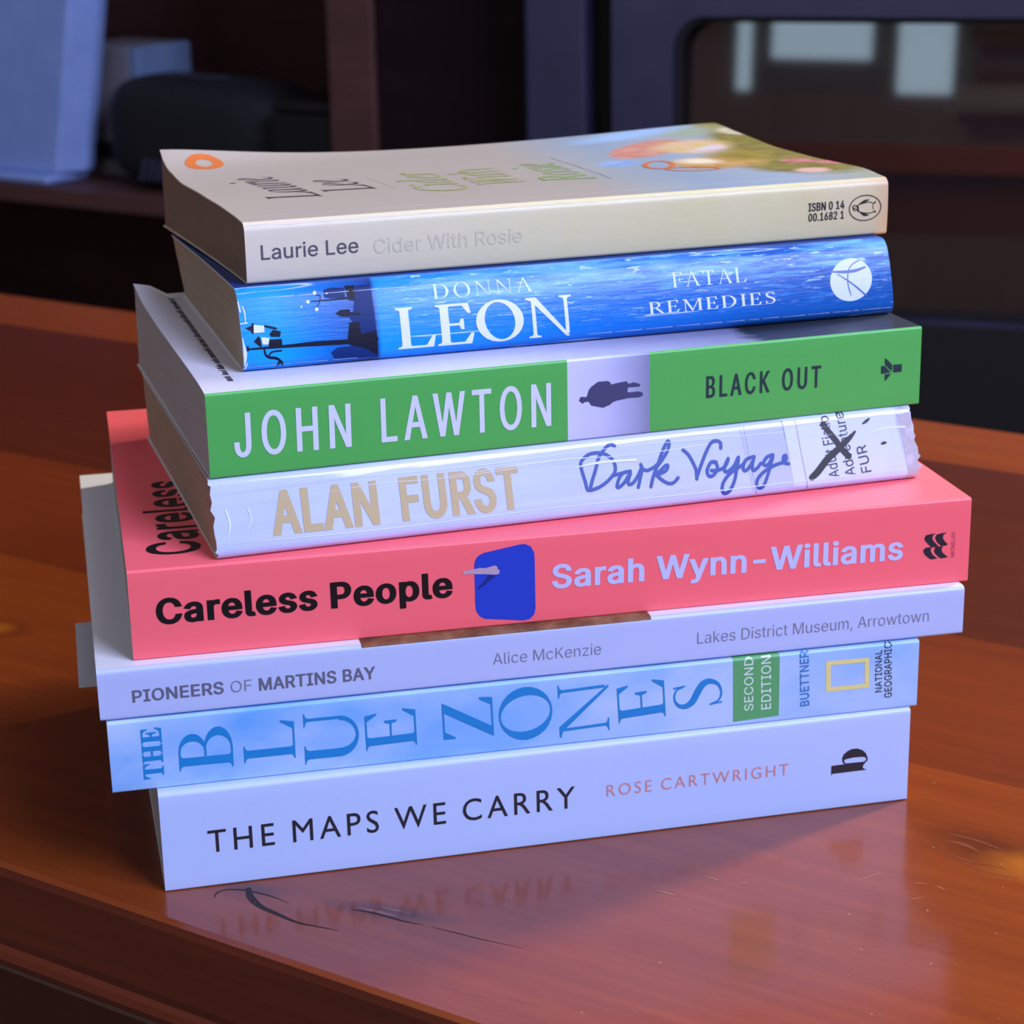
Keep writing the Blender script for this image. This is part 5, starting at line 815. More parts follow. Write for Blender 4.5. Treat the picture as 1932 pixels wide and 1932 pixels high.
MARKS = [
('T', 'maps', 'spine', 'title_lettering', 'THE MAPS WE CARRY', 'G', (11.75, 9.65), (109.39, 9.94), 6.23, 0, 'ink', 1),
('T', 'maps', 'spine', 'author_lettering', 'ROSE CARTWRIGHT', 'G', (118.2, 12.01), (169.66, 12.0), 3.41, -6, 'rose', 1),
('P','maps','spine','publisher_emblem',[[(182.14,13.1),(185.84,13.14),(186.41,13.32),(191.72,13.21),(192.58,13.5),(191.65,12.33),(191.37,11.87),(191.49,11.26),(192.57,10.63),(191.31,10.69),(182.44,10.65),(182.17,10.04)],[(185.74,13.25),(185.33,13.99),(185.21,14.99),(185.66,16.12),(186.88,17.05),(188.22,17.48),(189.66,17.4),(191.13,16.73),(192.12,15.73),(192.75,14.27),(192.73,13.48),(192.21,12.95),(191.72,13.26),(192.38,13.72),(192.16,14.44),(191.19,14.76),(188.77,14.85),(186.95,14.68),(185.99,14.5),(185.81,13.93),(186.41,13.32)]],'ink',1),
('T', 'blue', 'spine', 'title_lettering', 'THE', 'B', (13.2, 2.99), (13.25, 17.07), 5.02, 6, 'zoneblue', 0),
('T', 'blue', 'spine', 'title_lettering', 'B', 'S', (30.93, 4.0), (31.08, 15.49), 13.72, 0, 'zoneblue', 0),
('T', 'blue', 'spine', 'title_lettering', 'L', 'S', (46.92, 4.5), (46.94, 15.47), 13.2, 0, 'zoneblue', 0),
('T', 'blue', 'spine', 'title_lettering', 'U', 'S', (63.27, 2.28), (63.31, 16.45), 13.94, 0, 'zoneblue', 0),
('T', 'blue', 'spine', 'title_lettering', 'E', 'S', (78.73, 4.55), (78.54, 15.35), 13.37, 0, 'zoneblue', 0),
('T', 'blue', 'spine', 'title_lettering', 'Z', 'S', (99.27, 4.75), (98.96, 16.24), 13.43, 0, 'zoneblue', 0),
('T', 'blue', 'spine', 'title_lettering', 'O', 'S', (115.02, 2.8), (114.66, 17.83), 13.9, 0, 'zoneblue', 0),
('T', 'blue', 'spine', 'title_lettering', 'N', 'S', (130.7, 2.54), (130.21, 17.51), 13.62, 0, 'zoneblue', 0),
('T', 'blue', 'spine', 'title_lettering', 'E', 'S', (146.27, 5.08), (145.65, 16.3), 13.01, 0, 'zoneblue', 0),
('T', 'blue', 'spine', 'title_lettering', 'S', 'S', (162.42, 7.29), (161.73, 15.03), 13.53, 0, 'zoneblue', 0),
('P','blue','spine','edition_panel',[[(165.18,1.26),(178.12,1.67),(178.03,20.79),(164.93,20.33)]],'panelgreen',1),
('T', 'blue', 'spine', 'edition_lettering', 'SECOND', 'I', (170.77, 4.04), (170.52, 19.44), 2.48, 6, 'palegreen', 0),
('T', 'blue', 'spine', 'edition_lettering', 'EDITION', 'I', (175.81, 3.95), (175.52, 19.37), 2.71, 6, 'palegreen', 0),
('T', 'blue', 'spine', 'author_lettering', 'BUETTNER', 'I', (186.71, 3.67), (186.17, 19.64), 2.43, 14, 'zoneblue2', 0),
('P','blue','spine','publisher_emblem',[[(191.25,16.03),(203.65,15.89),(203.69,14.65),(191.28,14.8)],[(191.49,7.11),(203.95,7.08),(203.91,8.26),(191.45,8.44)],[(191.25,16.03),(192.61,16.05),(192.86,7.12),(191.49,7.11)],[(202.35,15.87),(203.65,15.89),(203.95,7.08),(202.65,7.07)]],'yellow',1),
('T', 'blue', 'spine', 'publisher_lettering', 'NATIONAL', 'I', (207.7, 5.42), (207.25, 17.75), 1.92, 5, 'ink2', 0),
('T', 'blue', 'spine', 'publisher_lettering', 'GEOGRAPHIC', 'I', (210.62, 3.54), (210.02, 19.62), 2.08, 5, 'ink2', 0),
('T', 'pion', 'spine', 'title_lettering', 'PIONEERS', 'I', (8.39, 4.42), (31.26, 4.44), 3.15, (18, 12), 'grey', 0),
('T', 'pion', 'spine', 'title_lettering', 'OF', 'I', (33.04, 4.39), (38.42, 4.38), 3.11, -6, 'grey2', 0),
('T', 'pion', 'spine', 'title_lettering', 'MARTINS BAY', 'I', (40.23, 4.19), (70.21, 4.3), 3.27, (18, 12), 'grey', 0),
('T', 'pion', 'spine', 'author_lettering', 'Alice McKenzie', 'I', (101.19, 4.76), (130.22, 4.68), 3.15, -8, 'grey2', 0),
('T', 'pion', 'spine', 'publisher_lettering', 'Lakes District Museum, Arrowtown', 'I', (156.69, 4.84), (222.39, 4.7), 3.27, -8, 'grey2', 0),
('T', 'care', 'spine', 'title_lettering', 'Careless', 'I', (6.45, 9.32), (47.29, 9.51), 6.46, (34, 20), 'black', 0),
('T', 'care', 'spine', 'title_lettering', 'People', 'I', (50.61, 9.4), (82.36, 9.58), 6.56, (34, 20), 'black', 0),
('T', 'care', 'spine', 'author_lettering', 'Sarah Wynn-Williams', 'I', (108.57, 9.19), (206.22, 8.31), 6.24, (27, 16), 'lav', 0),
('P','care','spine','publisher_emblem',[[(212.19,13.52),(212.62,14.42),(214.13,14.66),(215.46,14.73),(214.63,14.15),(214.49,13.22),(215.2,12.21),(216.51,10.86),(214.32,10.78),(213.72,11.49),(212.52,12.73)],[(215.33,13.52),(215.67,14.34),(216.99,14.6),(218.69,14.72),(217.77,14.15),(217.53,13.32),(218.06,12.33),(219.06,11.29),(218.6,10.95),(217.55,10.95),(216.97,11.1),(215.77,12.35)],[(211.98,10.04),(212.61,10.84),(213.94,10.91),(214.33,10.68),(214.18,9.84),(214.81,8.65),(216.21,7.47),(214.49,7.35),(213.81,7.7),(212.51,8.86)],[(215.14,9.75),(215.47,10.77),(217.18,10.89),(217.75,10.84),(217.31,10.12),(217.55,9.15),(219.26,7.57),(217.36,7.37),(216.67,7.72),(215.56,8.86)]],'ink',1),
('T', 'care', 'spine', 'publisher_lettering', 'MACMILLAN', 'I', (221.18, 7.49), (221.08, 14.6), 1.11, 0, 'wine', 0),
('P','care','spine','spine_picture',[[(88.13,17.59),(88.48,18.91),(89.29,19.92),(90.6,20.54),(100.28,22.02),(101.59,22.04),(103.15,21.22),(104.04,19.51),(104.15,17.46),(104.16,4.01),(103.8,2.38),(102.59,1.25),(100.87,0.94),(90.47,2.46),(89.18,3.28),(88.29,4.88),(88.14,6.68)]],'cobalt',1),
('P','care','spine','spine_picture',[[(84.91,15.99),(85.82,16.11),(88.3,16.35),(89.47,16.58),(91.03,16.37),(92.34,16.65),(93.65,16.87),(94.17,16.48),(94.28,15.79),(94.8,15.47),(94.65,14.53),(93.86,14.33),(91.0,14.74),(88.39,14.99),(86.06,15.21),(85.28,15.15)]],'skin',2),
('P','care','spine','spine_picture',[[(91.77,14.4),(93.99,14.19),(91.2,12.13),(89.08,10.56),(88.83,11.13),(90.43,12.62)]],'navy',2),
('T', 'care', 'top', 'cover_lettering', 'Careless', 'I', (18.75, 10.39), (19.89, 76.01), 12.63, (6, 22), 'black', 0),
('T', 'dark', 'spine', 'author_lettering', 'ALAN', 'I', (14.58, 5.05), (42.67, 4.83), 10.01, (40, 18), 'gold', 0),
('T', 'dark', 'spine', 'author_lettering', 'FURST', 'I', (48.61, 4.91), (80.96, 4.74), 10.06, (40, 18), 'gold', 0),
('R','dark','spine','title_lettering',[([(108.6,17.21),(107.65,17.76),(106.22,17.29),(104.85,16.05),(103.63,14.65),(102.37,11.73),(101.2,9.42),(100.45,7.68)],[0.92]),([(100.37,7.08),(99.53,7.16),(99.15,9.32),(98.64,11.8),(98.49,13.63),(99.04,14.64),(100.9,15.82),(103.31,16.05),(105.63,15.52),(107.47,13.97),(108.06,12.09),(107.49,10.47),(105.36,8.7),(102.8,7.44),(100.35,6.93)],[0.91]),([(107.43,10.02),(110.05,10.37),(112.14,10.62)],[0.92]),([(111.95,10.48),(110.05,10.37),(108.65,8.98),(107.89,7.23),(108.36,6.88),(110.05,7.93),(112.08,10.16),(111.11,8.13),(111.34,7.34),(112.4,7.54),(113.99,9.06),(115.52,11.35)],[0.92]),([(115.27,11.99),(115.44,10.75),(114.59,8.39),(113.78,6.33)],[0.92]),([(115.46,10.9),(116.93,10.3),(119.1,11.0),(119.87,11.54)],[0.92]),([(117.38,6.12),(118.42,8.62),(120.26,11.8),(122.1,15.0),(123.6,17.0),(124.07,16.65),(123.47,14.87),(121.8,12.88),(119.79,10.93)],[0.92]),([(118.8,8.89),(120.68,9.92),(122.23,11.0),(122.91,10.93),(122.23,9.77),(120.21,9.05),(119.49,8.82),(121.01,7.29),(122.62,6.42),(124.03,6.52),(125.4,7.62)],[0.92]),([(127.77,14.45),(129.15,13.09),(130.23,10.83),(130.83,8.92),(130.7,6.78)],[0.93]),([(130.74,7.08),(132.17,9.71),(134.47,13.5),(136.16,15.5),(137.62,15.82),(138.77,15.25),(138.68,13.87)],[0.93]),([(136.86,10.49),(135.47,10.62),(134.42,9.49),(133.9,8.31),(134.27,7.19),(135.31,7.09),(136.51,8.05),(137.03,9.24),(136.66,10.35),(135.47,10.62)],[0.94]),([(135.16,8.49),(136.9,8.32),(139.12,9.03),(140.43,10.76)],[0.94]),([(140.47,11.06),(139.12,9.03),(139.12,7.79),(140.38,7.98),(141.96,9.06),(143.49,11.08),(142.52,8.08),(141.39,5.09),(139.64,2.79),(138.16,2.33),(137.59,3.31),(138.2,5.1),(140.25,7.06),(142.92,8.35),(144.82,9.24)],[0.94]),([(147.9,10.81),(145.68,10.25),(144.58,8.8),(144.58,7.56),(145.68,7.76),(147.35,9.46),(148.07,10.79),(147.26,8.85),(147.21,7.3),(148.53,7.79),(149.76,8.92)],[0.95]),([(153.61,10.72),(151.75,10.28),(150.47,8.85),(150.91,8.18),(152.23,8.67),(153.58,10.57),(152.5,8.03),(150.99,5.06),(149.63,3.02),(148.33,2.69),(147.76,3.68),(148.53,5.31),(150.91,6.94),(153.93,8.04),(156.15,8.45)],[0.95]),([(155.95,8.31),(157.32,9.11),(157.3,10.21),(156.53,9.81),(156.5,8.41),(157.88,7.97)],[0.95])],'penblue',2),
('P','dark','spine','library_label',[[(157.67,14.83),(158.88,1.89),(193.27,1.65),(191.35,15.78),(191.81,18.88),(190.5,19.6),(157.05,20.05)]],'labelwhite',1),
('P','dark','spine','tape_strip',[[(144.92,18.55),(157.69,19.07),(158.82,2.1),(146.61,1.93)]],'tape',1),
('T', 'dark', 'spine', 'label_lettering', 'Adult Fiction', 'I', (172.47, 3.22), (171.23, 20.85), 3.0, 8, 'ink2', 0),
('T', 'dark', 'spine', 'label_lettering', 'Adventure', 'I', (177.36, 3.17), (176.07, 19.75), 2.99, 8, 'ink2', 0),
('T', 'dark', 'spine', 'label_lettering', 'FUR', 'I', (182.22, 3.56), (181.41, 10.77), 2.92, 9, 'ink2', 0),
('R','dark','spine','pen_cross',[([(164.1,3.75),(166.13,5.05),(169.59,8.1),(172.92,10.18),(175.5,11.94),(177.32,13.17),(178.78,14.34)],[1.62,1.91,1.91,1.77,1.62,1.18,0.59]),([(181.4,16.2),(182.53,16.7),(183.56,17.31)],[0.45,0.9,0.45]),([(169.52,17.11),(170.66,15.4),(172.21,13.25),(173.35,11.54),(174.49,9.83),(176.0,8.18)],[1.78,1.63,1.78,1.78,1.78,1.78]),([(186.18,10.42),(187.03,10.58),(187.87,10.66)],[0.3,0.9,0.3])],'black',3),
('P','dark','spine','worn_corner',[[(191.8,18.78),(194.8,19.82),(196.0,18.29),(196.68,11.74),(197.05,6.24),(197.16,3.8),(196.27,1.05),(194.21,0.04),(192.72,1.2),(193.54,1.93),(193.1,8.44),(192.3,15.8)]],'worn',1),
('T', 'black', 'spine', 'author_lettering', 'JOHN', 'I', (6.51, 5.09), (36.76, 4.83), 11.34, (22, 2), 'palewhite', 0.9),
('T', 'black', 'spine', 'author_lettering', 'LAWTON', 'I', (44.67, 5.06), (90.75, 4.88), 11.56, (22, 2), 'palewhite', 0.9),
('T', 'black', 'spine', 'title_lettering', 'BLACK', 'I', (134.78, 8.08), (153.44, 7.97), 5.9, (26, 6), 'darkgreen', 0.9),
('T', 'black', 'spine', 'title_lettering', 'OUT', 'I', (157.05, 7.99), (168.62, 7.92), 5.96, (26, 6), 'darkgreen', 0.9),
('P','black','spine','spine_picture',[[(98.82,10.59),(98.57,10.86),(98.95,11.78),(99.44,11.85),(100.42,11.63),(100.79,11.84),(101.3,13.46),(101.92,14.24),(103.89,15.49),(106.6,15.47),(107.34,15.04),(107.59,14.41),(109.69,14.69),(112.05,14.89),(112.36,14.2),(113.17,14.18),(113.79,14.42),(115.53,13.89),(115.91,13.38),(115.53,13.05),(112.42,13.17),(112.17,12.05),(112.67,11.76),(115.29,11.81),(116.54,11.39),(116.54,10.42),(115.54,10.16),(112.42,10.22),(109.06,9.83),(107.94,9.46),(107.32,8.91),(105.33,8.27),(102.0,9.2),(101.27,10.35),(100.04,10.29),(99.67,9.91)]],'slate',1),
('P','black','spine','publisher_emblem',[[(186.83,12.04),(188.01,11.97),(189.85,9.97),(186.92,9.77)],[(187.91,14.19),(188.34,14.0),(190.27,12.11),(190.22,10.17),(188.25,12.06),(187.99,12.24)],[(188.02,9.55),(190.04,9.64),(188.43,7.76),(188.1,7.71)],[(190.52,12.09),(193.22,12.07),(193.23,9.88),(190.62,9.82)]],'darkgreen',1),
('T', 'fatal', 'spine', 'author_lettering', 'DONNA', 'S', (51.84, 14.6), (79.53, 14.55), 3.63, 0, 'icewhite', 1),
('T', 'fatal', 'spine', 'author_lettering', 'LEON', 'S', (41.06, 2.86), (89.84, 2.69), 10.17, 12, 'palewhite', 0),
('T', 'fatal', 'spine', 'title_lettering', 'FATAL', 'S', (119.35, 12.59), (141.14, 12.46), 3.8, 0, 'icewhite', 1),
('T', 'fatal', 'spine', 'title_lettering', 'REMEDIES', 'S', (111.76, 6.12), (149.14, 6.24), 3.15, 4, 'palewhite', 1),
('P','fatal','spine','spine_picture',[[(31.38,19.42),(35.38,19.54),(35.64,1.31),(29.72,1.49),(23.81,1.78),(22.91,3.5),(24.79,4.58),(28.33,4.7),(29.46,10.59),(28.37,12.53),(30.02,13.44)],[(22.74,18.93),(24.77,19.4),(28.48,19.12),(28.21,16.87),(24.47,16.85),(22.77,17.29)]],'dusk',1),
('P','fatal','spine','spine_picture',[[(1.14,11.3),(2.82,11.87),(3.12,12.56),(3.53,12.43),(3.23,9.81),(2.8,9.84),(2.66,10.46)],[(7.28,9.48),(8.26,10.42),(10.35,9.85),(9.98,8.55),(7.63,8.74)],[(3.0,7.89),(4.45,9.2),(4.79,8.46),(4.98,6.4),(4.37,6.66)],[(7.12,8.07),(10.35,8.01),(10.36,6.17),(8.36,5.72),(6.74,6.67)],[(27.6,6.0),(28.59,10.66),(31.21,10.45),(31.43,7.55),(35.6,8.14),(35.42,1.85),(32.2,3.77),(27.94,5.15)],[(28.52,19.53),(31.16,19.44),(30.74,15.86),(29.02,16.2)],[(25.02,13.1),(26.55,13.91),(28.97,13.93),(29.29,12.87),(28.54,12.11),(26.57,12.26)],[(1.07,6.93),(1.6,6.89),(1.56,5.63),(1.03,5.67)]],'nearblack',2),
('R','fatal','spine','spine_picture',[([(1.18,6.11),(6.24,6.1),(12.73,6.08),(19.27,6.06),(28.03,5.86),(35.11,5.91)],[0.4,0.6,0.8,1.21,1.21,1.61]),([(6.22,11.5),(9.15,10.66)],[0.54]),([(5.55,5.75),(5.82,4.3),(6.81,3.6),(8.5,3.26),(9.89,2.12),(10.1,1.18)],[0.4,0.54,0.67,0.67,0.54,0.4]),([(8.7,1.2),(9.24,2.18),(9.86,1.92)],[0.54]),([(6.67,4.23),(7.62,4.96),(10.01,5.07)],[0.4]),([(19.18,16.53),(24.88,16.55),(29.29,16.69)],[0.2,0.34,0.54]),([(20.64,17.86),(21.73,17.78),(21.32,16.16),(20.55,15.2)],[0.2]),([(29.29,12.87),(31.67,12.48)],[0.55])],'nearblack',2),
('P','fatal','spine','spine_picture',[[(3.48,12.03),(6.13,11.61),(6.05,9.99),(3.25,10.01)],[(5.05,8.85),(7.16,8.47),(6.76,6.87),(5.27,6.99)],[(20.87,18.46),(20.78,18.24),(20.58,18.09),(20.34,18.04),(20.11,18.12),(19.95,18.3),(19.91,18.53),(20.0,18.75),(20.2,18.9),(20.44,18.94),(20.67,18.86),(20.83,18.69)],[(18.78,16.46),(18.69,16.24),(18.49,16.09),(18.25,16.05),(18.02,16.13),(17.86,16.3),(17.83,16.53),(17.92,16.75),(18.11,16.9),(18.35,16.94),(18.58,16.87),(18.74,16.69)],[(20.84,14.45),(20.75,14.24),(20.55,14.09),(20.31,14.04),(20.08,14.12),(19.92,14.3),(19.88,14.53),(19.97,14.75),(20.17,14.9),(20.41,14.94),(20.64,14.86),(20.8,14.68)],[(16.69,15.39),(16.64,15.27),(16.54,15.19),(16.4,15.17),(16.28,15.21),(16.19,15.3),(16.17,15.43),(16.22,15.55),(16.33,15.63),(16.46,15.65),(16.58,15.61),(16.67,15.51)],[(23.77,18.14),(23.72,18.03),(23.62,17.95),(23.5,17.93),(23.38,17.97),(23.31,18.06),(23.29,18.17),(23.33,18.28),(23.43,18.36),(23.55,18.38),(23.67,18.34),(23.75,18.25)]],'palewhite',3),
('P','fatal','spine','publisher_emblem',[[(178.93,10.23),(178.64,9.25),(178.17,8.31),(177.52,7.44),(176.73,6.67),(175.8,6.03),(174.78,5.53),(173.69,5.18),(172.57,5.01),(171.45,5.01),(170.36,5.18),(169.34,5.51),(168.42,6.01),(167.62,6.64),(166.98,7.4),(166.5,8.26),(166.21,9.19),(166.1,10.17),(166.2,11.16),(166.49,12.14),(166.96,13.08),(167.6,13.94),(168.39,14.71),(169.3,15.35),(170.32,15.86),(171.4,16.21),(172.53,16.39),(173.65,16.4),(174.74,16.23),(175.76,15.9),(176.69,15.41),(177.49,14.77),(178.15,14.01),(178.63,13.15),(178.93,12.21),(179.03,11.23)]],'icewhite2',1),
('R','fatal','spine','publisher_emblem',[([(175.94,15.76),(173.66,14.86),(172.45,13.77),(171.73,12.29),(171.46,10.07),(171.74,7.93),(172.17,6.54)],[0.31,0.31,0.31,0.31,0.35,0.35,0.18]),([(166.45,13.26),(168.59,13.11),(170.73,12.95),(174.12,13.06),(177.33,13.77)],[0.23,0.61,0.76,0.83,0.45]),([(168.52,12.52),(171.02,10.93),(173.62,8.97),(176.79,6.08)],[0.23,0.38,0.49,0.53])],'penblue2',2),
('T', 'cider', 'spine', 'author_lettering', 'Laurie Lee', 'I', (4.03, 6.36), (30.02, 6.41), 3.81, 4, 'softink', 0),
('T', 'cider', 'spine', 'title_lettering', 'Cider With Rosie', 'I', (34.18, 5.81), (75.43, 5.88), 3.81, 4, 'ghost', 0),
('T', 'cider', 'spine', 'code_lettering', 'ISBN 0 14', 'I', (159.88, 8.21), (171.04, 8.34), 2.25, (30, 12), 'ink', 0),
('T', 'cider', 'spine', 'code_lettering', '00.1682 1', 'I', (159.96, 5.36), (170.97, 5.48), 2.18, (28, 12), 'ink', 0),
('R','cider','spine','publisher_emblem',[([(182.3,8.8),(182.43,8.1),(182.36,7.4),(182.1,6.73),(181.67,6.1),(181.08,5.54),(180.35,5.08),(179.51,4.74),(178.59,4.52),(177.63,4.43),(176.66,4.48),(175.73,4.67),(174.87,4.98),(174.11,5.42),(173.48,5.95),(173.01,6.55),(172.71,7.22),(172.59,7.91),(172.66,8.61),(172.91,9.28),(173.34,9.9),(173.93,10.46),(174.66,10.91),(175.5,11.26),(176.41,11.48),(177.36,11.57),(178.32,11.52),(179.25,11.34),(180.12,11.03),(180.88,10.6),(181.52,10.07),(182.0,9.46),(182.3,8.8)],[0.3]),([(175.48,9.08),(176.33,9.34),(178.72,9.59),(180.12,9.16),(180.46,9.29),(180.62,9.51)],[0.32,0.4,0.24,0.24,0.48,0.48]),([(175.48,9.08),(177.17,9.9),(178.53,10.25)],[0.32,0.71,0.32]),([(175.55,7.13),(177.29,6.57),(179.53,6.5),(180.55,6.94),(180.74,6.45)],[0.24,0.32,0.24,0.4,0.24]),([(176.08,6.78),(177.31,6.1),(178.52,5.9)],[0.32,0.72,0.32]),([(173.62,8.51),(174.0,7.55),(174.93,7.64),(175.15,8.71),(173.95,8.88),(173.62,8.51),(174.15,8.0),(174.65,8.28)],[0.29]),([(179.95,9.01),(179.9,8.08),(180.19,7.43)],[0.19]),([(175.15,8.71),(175.38,7.29)],[0.56])],'ink',1),
('T', 'cider', 'top', 'cover_lettering', 'Laurie', 'Y', (29.09, 35.35), (23.79, 88.67), 14.63, -4, 'plum', 0),
('T', 'cider', 'top', 'cover_lettering', 'Lee', 'Y', (46.61, 43.53), (42.68, 70.97), 14.51, -4, 'plum', 0),
('T', 'cider', 'top', 'cover_lettering', 'Cider', 'Y', (70.59, 29.72), (69.76, 72.8), 14.14, -4, 'olive', 0),
('T', 'cider', 'top', 'cover_lettering', 'With', 'Y', (89.29, 36.77), (88.7, 70.68), 14.51, -4, 'olive', 0),
('T', 'cider', 'top', 'cover_lettering', 'Rosie', 'Y', (109.35, 32.69), (108.62, 75.03), 15.21, -4, 'leaf', 0),
('R','cider','top','cover_rule',[([(49.49,68.64),(51.5,42.24)],[0.13])],'greyline',1),
('R','cider','top','cover_small_print',[([(112.2,84.49),(112.56,74.64),(113.09,64.41),(113.03,52.84),(113.29,42.55),(112.66,31.18)],[0.41,0.2,0.4,0.2,0.36,0.25])],'greyline',1),
('R','cider','top','painted_handle',[([(139.79,51.55),(138.85,49.57),(137.72,47.86),(136.48,46.52),(135.21,45.65),(134.0,45.29),(132.93,45.48),(132.06,46.19),(131.45,47.38),(131.15,48.98),(131.18,50.88),(131.53,52.95),(132.19,55.07),(133.12,57.07),(134.25,58.83),(135.5,60.23),(136.8,61.15),(138.04,61.53),(139.14,61.34),(140.03,60.6),(140.64,59.36),(140.92,57.71),(140.87,55.76),(140.48,53.66),(139.79,51.55)],[1.59])],'rust',2),
('R','cider','top','painted_rim',[([(148.34,36.19),(147.67,35.29),(146.57,34.67),(145.12,34.37),(143.41,34.42),(141.56,34.8),(139.7,35.5),(137.94,36.47),(136.41,37.64),(135.2,38.93),(134.41,40.26),(134.09,41.54),(134.25,42.68),(134.9,43.6),(136.0,44.24),(137.45,44.56),(139.18,44.52),(141.05,44.13),(142.94,43.42),(144.72,42.44),(146.26,41.25),(147.46,39.94),(148.23,38.6),(148.53,37.32),(148.34,36.19)],[1.09])],'rust',2),
]
acc = {}
def add_mark(bk, surf, name, v2, tris, col, lvl):
    B = books[bk]; bm = bmesh.new(); vs = [bm.verts.new((x, y, 0)) for x, y in v2]
    for t in tris:
        try: bm.faces.new([vs[i] for i in t])
        except ValueError: pass
    ys = [p[1] for p in v2]; xs = [p[0] for p in v2]
    cuts = []
    if surf == 'spine': cuts = [((0, h, 0), (0, 1, 0)) for h in B.heights()[1:]]
    else:
        cuts = [((0, y, 0), (0, 1, 0)) for y in [B.vf() + (B.W - B.vf())*j/26 for j in range(27)]] + [((B.L*i/B.NA, 0, 0), (1, 0, 0)) for i in range(B.NA + 1)]
    for co, no in cuts:
        ax = 1 if no[1] else 0; rng = ys if ax else xs
        if min(rng) < co[ax] < max(rng):
            bmesh.ops.bisect_plane(bm, geom=bm.verts[:] + bm.edges[:] + bm.faces[:], plane_co=co, plane_no=no, dist=1e-5)
    off = 0.03 + 0.035*lvl; fn = B.sp if surf == 'spine' else B.tp
    bm.verts.index_update()
    P = [tuple(c*K for c in fn(v.co.x, v.co.y, off)) for v in bm.verts]
    Fs = [tuple(v.index for v in f.verts) for f in bm.faces]; bm.free()
    A = acc.setdefault((bk, surf, name), ([], [], [], [])); k = len(A[0])
    if col not in A[2]: A[2].append(col)
    A[0].extend(P); A[1].extend(tuple(k + i for i in f) for f in Fs); A[3].extend([A[2].index(col)]*len(Fs))
for mk in MARKS:
    if mk[0] == 'T':
        _, bk, surf, name, txt, font, p0, p1, cap, dil, col, spc = mk
        v, t = layout(txt, font, p0, p1, cap, dil, spc); add_mark(bk, surf, name, v, t, col, 2)
    elif mk[0] == 'P':
        _, bk, surf, name, polys, col, lvl = mk
        v, t = fill([p if signed(p) > 0 else p[::-1] for p in polys]); add_mark(bk, surf, name, v, t, col, lvl)
    else:
        _, bk, surf, name, ribs, col, lvl = mk
        cs = []
        for pts, w in ribs: cs += ribbon(pts, w, 4)
        v, t = fill(cs); add_mark(bk, surf, name, v, t, col, lvl)
# small coloured fields given directly in millimetres
def rect(bk, surf, name, u0, u1, h0, h1, col, lvl): 
    add_mark(bk, surf, name, [(u0, h0), (u1, h0), (u1, h1), (u0, h1)], [(0, 1, 2), (0, 2, 3)], col, lvl)
blotch('sepia', '#5a3a2c', '#7a4f38', '#8d6850', 140)
rect('pion', 'top', 'cover_picture', 66.9, 144.0, books['pion'].vf() + .1, 120, 'sepia', 1)
rect('pion', 'spine', 'cover_picture', 66.9, 144.0, 12.95, 14.1, 'sepia', 1); bsdf(INK['sepia']).inputs['Specular IOR Level'].default_value = .1
# orange oval badge on the cream cover
INK['badge'] = speckled('print_badge', '#c4682e', 0.5, 0.08, 400, 0)
cx, cy = 9.0, 115.0
v, t = fill(ribbon([(cx + 4.3*cos(a), cy + 5.4*sin(a)) for a in [2*pi*i/28 for i in range(29)]], [3.3], 2)); add_mark('cider', 'top', 'cover_badge', v, t, 'badge', 1)
# a line of tiny illegible print near the head of the green-spined book's cover
rp = random.Random(3); cs = []; y = 10.6; n_ = 0
while y < 116:
    w = rp.uniform(.45, .95); tall = rp.random() < .3; x0 = 7.75 + (y - 10)/106*1.5
    cs.append([(x0 + rp.uniform(-.1, .1) - (.55 if tall else 0), y), (x0 + 1.45, y), (x0 + 1.45, y + w), (x0 + rp.uniform(-.1, .1) - (.55 if tall else 0), y + w*rp.uniform(.6, 1))])
    y += w + rp.uniform(.12, .4); n_ += 1
    if n_ % 6 == 0: y += rp.uniform(.5, 1.0)
v, t = fill([c if signed(c) > 0 else c[::-1] for c in cs]); add_mark('black', 'top', 'cover_lettering', v, t, 'ink2', 1)
rect('black', 'top', 'cover_lettering', 9.0, 11.0, 116.6, 119.2, 'panelgreen', 1)
# pale worn creases along the cream book's hinge and scuffed corners of the blue and white spines
INK['scuff'] = speckled('bare_scuff', '#d8cfc0', 0.6, 0.05, 500, 0)
rs = random.Random(5); cs = []
u = 1.0
while u < 183:
    l = min(rs.uniform(1.5, 7), 184.3 - u); h = 15.35 + rs.uniform(-.25, .2)
    cs += ribbon([(u, h), (u + l/2, h + rs.uniform(-.12, .12)), (u + l, h)], [.03, rs.uniform(.08, .30), .03], 3); u += l + rs.uniform(.2, 4)
v, t = fill(cs); add_mark('cider', 'spine', 'scuffed_crease', v, t, 'scuff', 1)
cs = []
for u in range(2, 183, 3): cs += ribbon([(u, books['cider'].vf() + 6.1 + .15*sin(u)), (u + 2.9, books['cider'].vf() + 6.1 + .15*sin(u + 3))], [.22, .22], 1)
v, t = fill(cs); add_mark('cider', 'top', 'hinge_crease', v, t, 'scuff', 1)
cs = []
for pts, w in [([(.15, 2.0), (.5, 5), (.35, 7.2), (.2, 9)], [.3, 1.0, .5, .2]), ([(1.4, 12.8), (1.5, 15), (1.1, 16.6)], [.2, .35, .3]), ([(.1, 12.5), (1.9, 12.6)], [.3, .3]), ([(.1, 17.8), (.4, 15.4)], [.3, .4]), ([(.3, 1.2), (.9, 2.6)], [.6, .3])]: cs += ribbon(pts, w, 4)
v, t = fill(cs); add_mark('fatal', 'spine', 'worn_edge', v, t, 'icewhite2', 3); cs = []
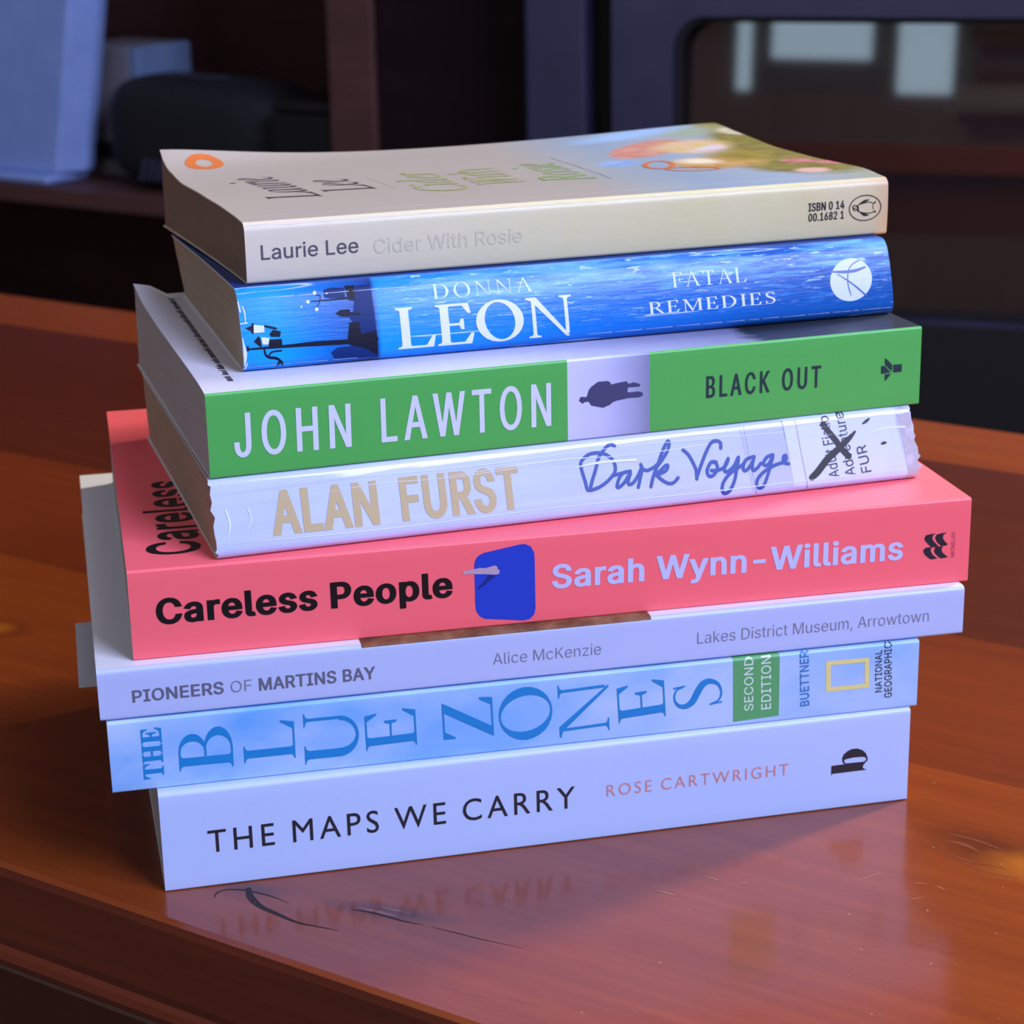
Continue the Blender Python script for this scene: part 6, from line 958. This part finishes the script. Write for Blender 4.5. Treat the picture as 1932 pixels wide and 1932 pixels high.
for (u0, u1, h) in [(6, 60, 18.2), (94, 184.4, 2.35), (1, 30, 1.55)]:
    u = u0
    while u < u1:
        l = min(rs.uniform(2, 9), u1 - u); cs += ribbon([(u, h + rs.uniform(-.05, .05)), (u + l, h + rs.uniform(-.05, .05))], [.05, .12], 1); u += l + rs.uniform(.1, 1.5)
v, t = fill(cs); add_mark('fatal', 'spine', 'scuffed_crease', v, t, 'icewhite2', 3)
INK['film'] = speckled('film_crease', '#dde5ff', 0.25, 0.02, 500, 0, 0.8)  # creases in the film, their bright highlights painted as pale ribbons
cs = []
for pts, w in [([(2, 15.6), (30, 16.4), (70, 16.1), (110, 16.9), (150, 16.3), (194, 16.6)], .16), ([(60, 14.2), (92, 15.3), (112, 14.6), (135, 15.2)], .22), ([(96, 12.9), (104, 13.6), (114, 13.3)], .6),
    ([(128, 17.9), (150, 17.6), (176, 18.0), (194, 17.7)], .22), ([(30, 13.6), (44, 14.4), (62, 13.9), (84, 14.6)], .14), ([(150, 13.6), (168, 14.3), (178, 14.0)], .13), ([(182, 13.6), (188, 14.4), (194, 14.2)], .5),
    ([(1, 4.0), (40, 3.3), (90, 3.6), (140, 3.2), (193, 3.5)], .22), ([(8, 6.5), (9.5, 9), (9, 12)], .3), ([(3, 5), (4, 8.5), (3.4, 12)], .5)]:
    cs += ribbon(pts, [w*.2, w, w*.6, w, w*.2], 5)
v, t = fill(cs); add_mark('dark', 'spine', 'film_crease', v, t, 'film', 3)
INK['tapeline'] = speckled('tape_edge', '#8f8ca8', 0.4, 0.05, 500, 0)
v, t = fill(ribbon([(146.1, 18.6), (146.6, 10), (147.6, 1.2)], [.16], 3) + ribbon([(161.4, 18.8), (162.0, 10), (162.8, 1.0)], [.22], 3)); add_mark('dark', 'spine', 'tape_strip', v, t, 'tapeline', 2)
for (bk, surf, name), (P, Fc, cols, mi) in acc.items():
    o = obj(name, P, Fc, [INK[c] for c in cols], books[bk].parts[surf], False, mi)
    bm = bmesh.new(); bm.from_mesh(o.data)
    for f in bm.faces:          # every print faces outwards
        f.normal_update()
        if (f.normal.y > 0 and surf == 'spine') or (f.normal.z < 0 and surf == 'top'): f.normal_flip()
    bm.to_mesh(o.data); bm.free()

# -- the paper slip sticking out on the left above the sky blue book
slip_m = speckled('slip_paper', '#b9bac6', 0.7, 0.03, 400, 0.03)
slip = tag(boxes('paper_slip', [(-6.3*K, 34*K, 25.3*K, 74*K, 0.02*K, 0.2*K)], slip_m), 'blank pale paper slip sticking out at the left just above the sky blue book', 'paper')
slip.location = (-111.047*K, 41.405*K, TABLE_Z + 47.26*K); slip.rotation_euler = (0, 0, .211)
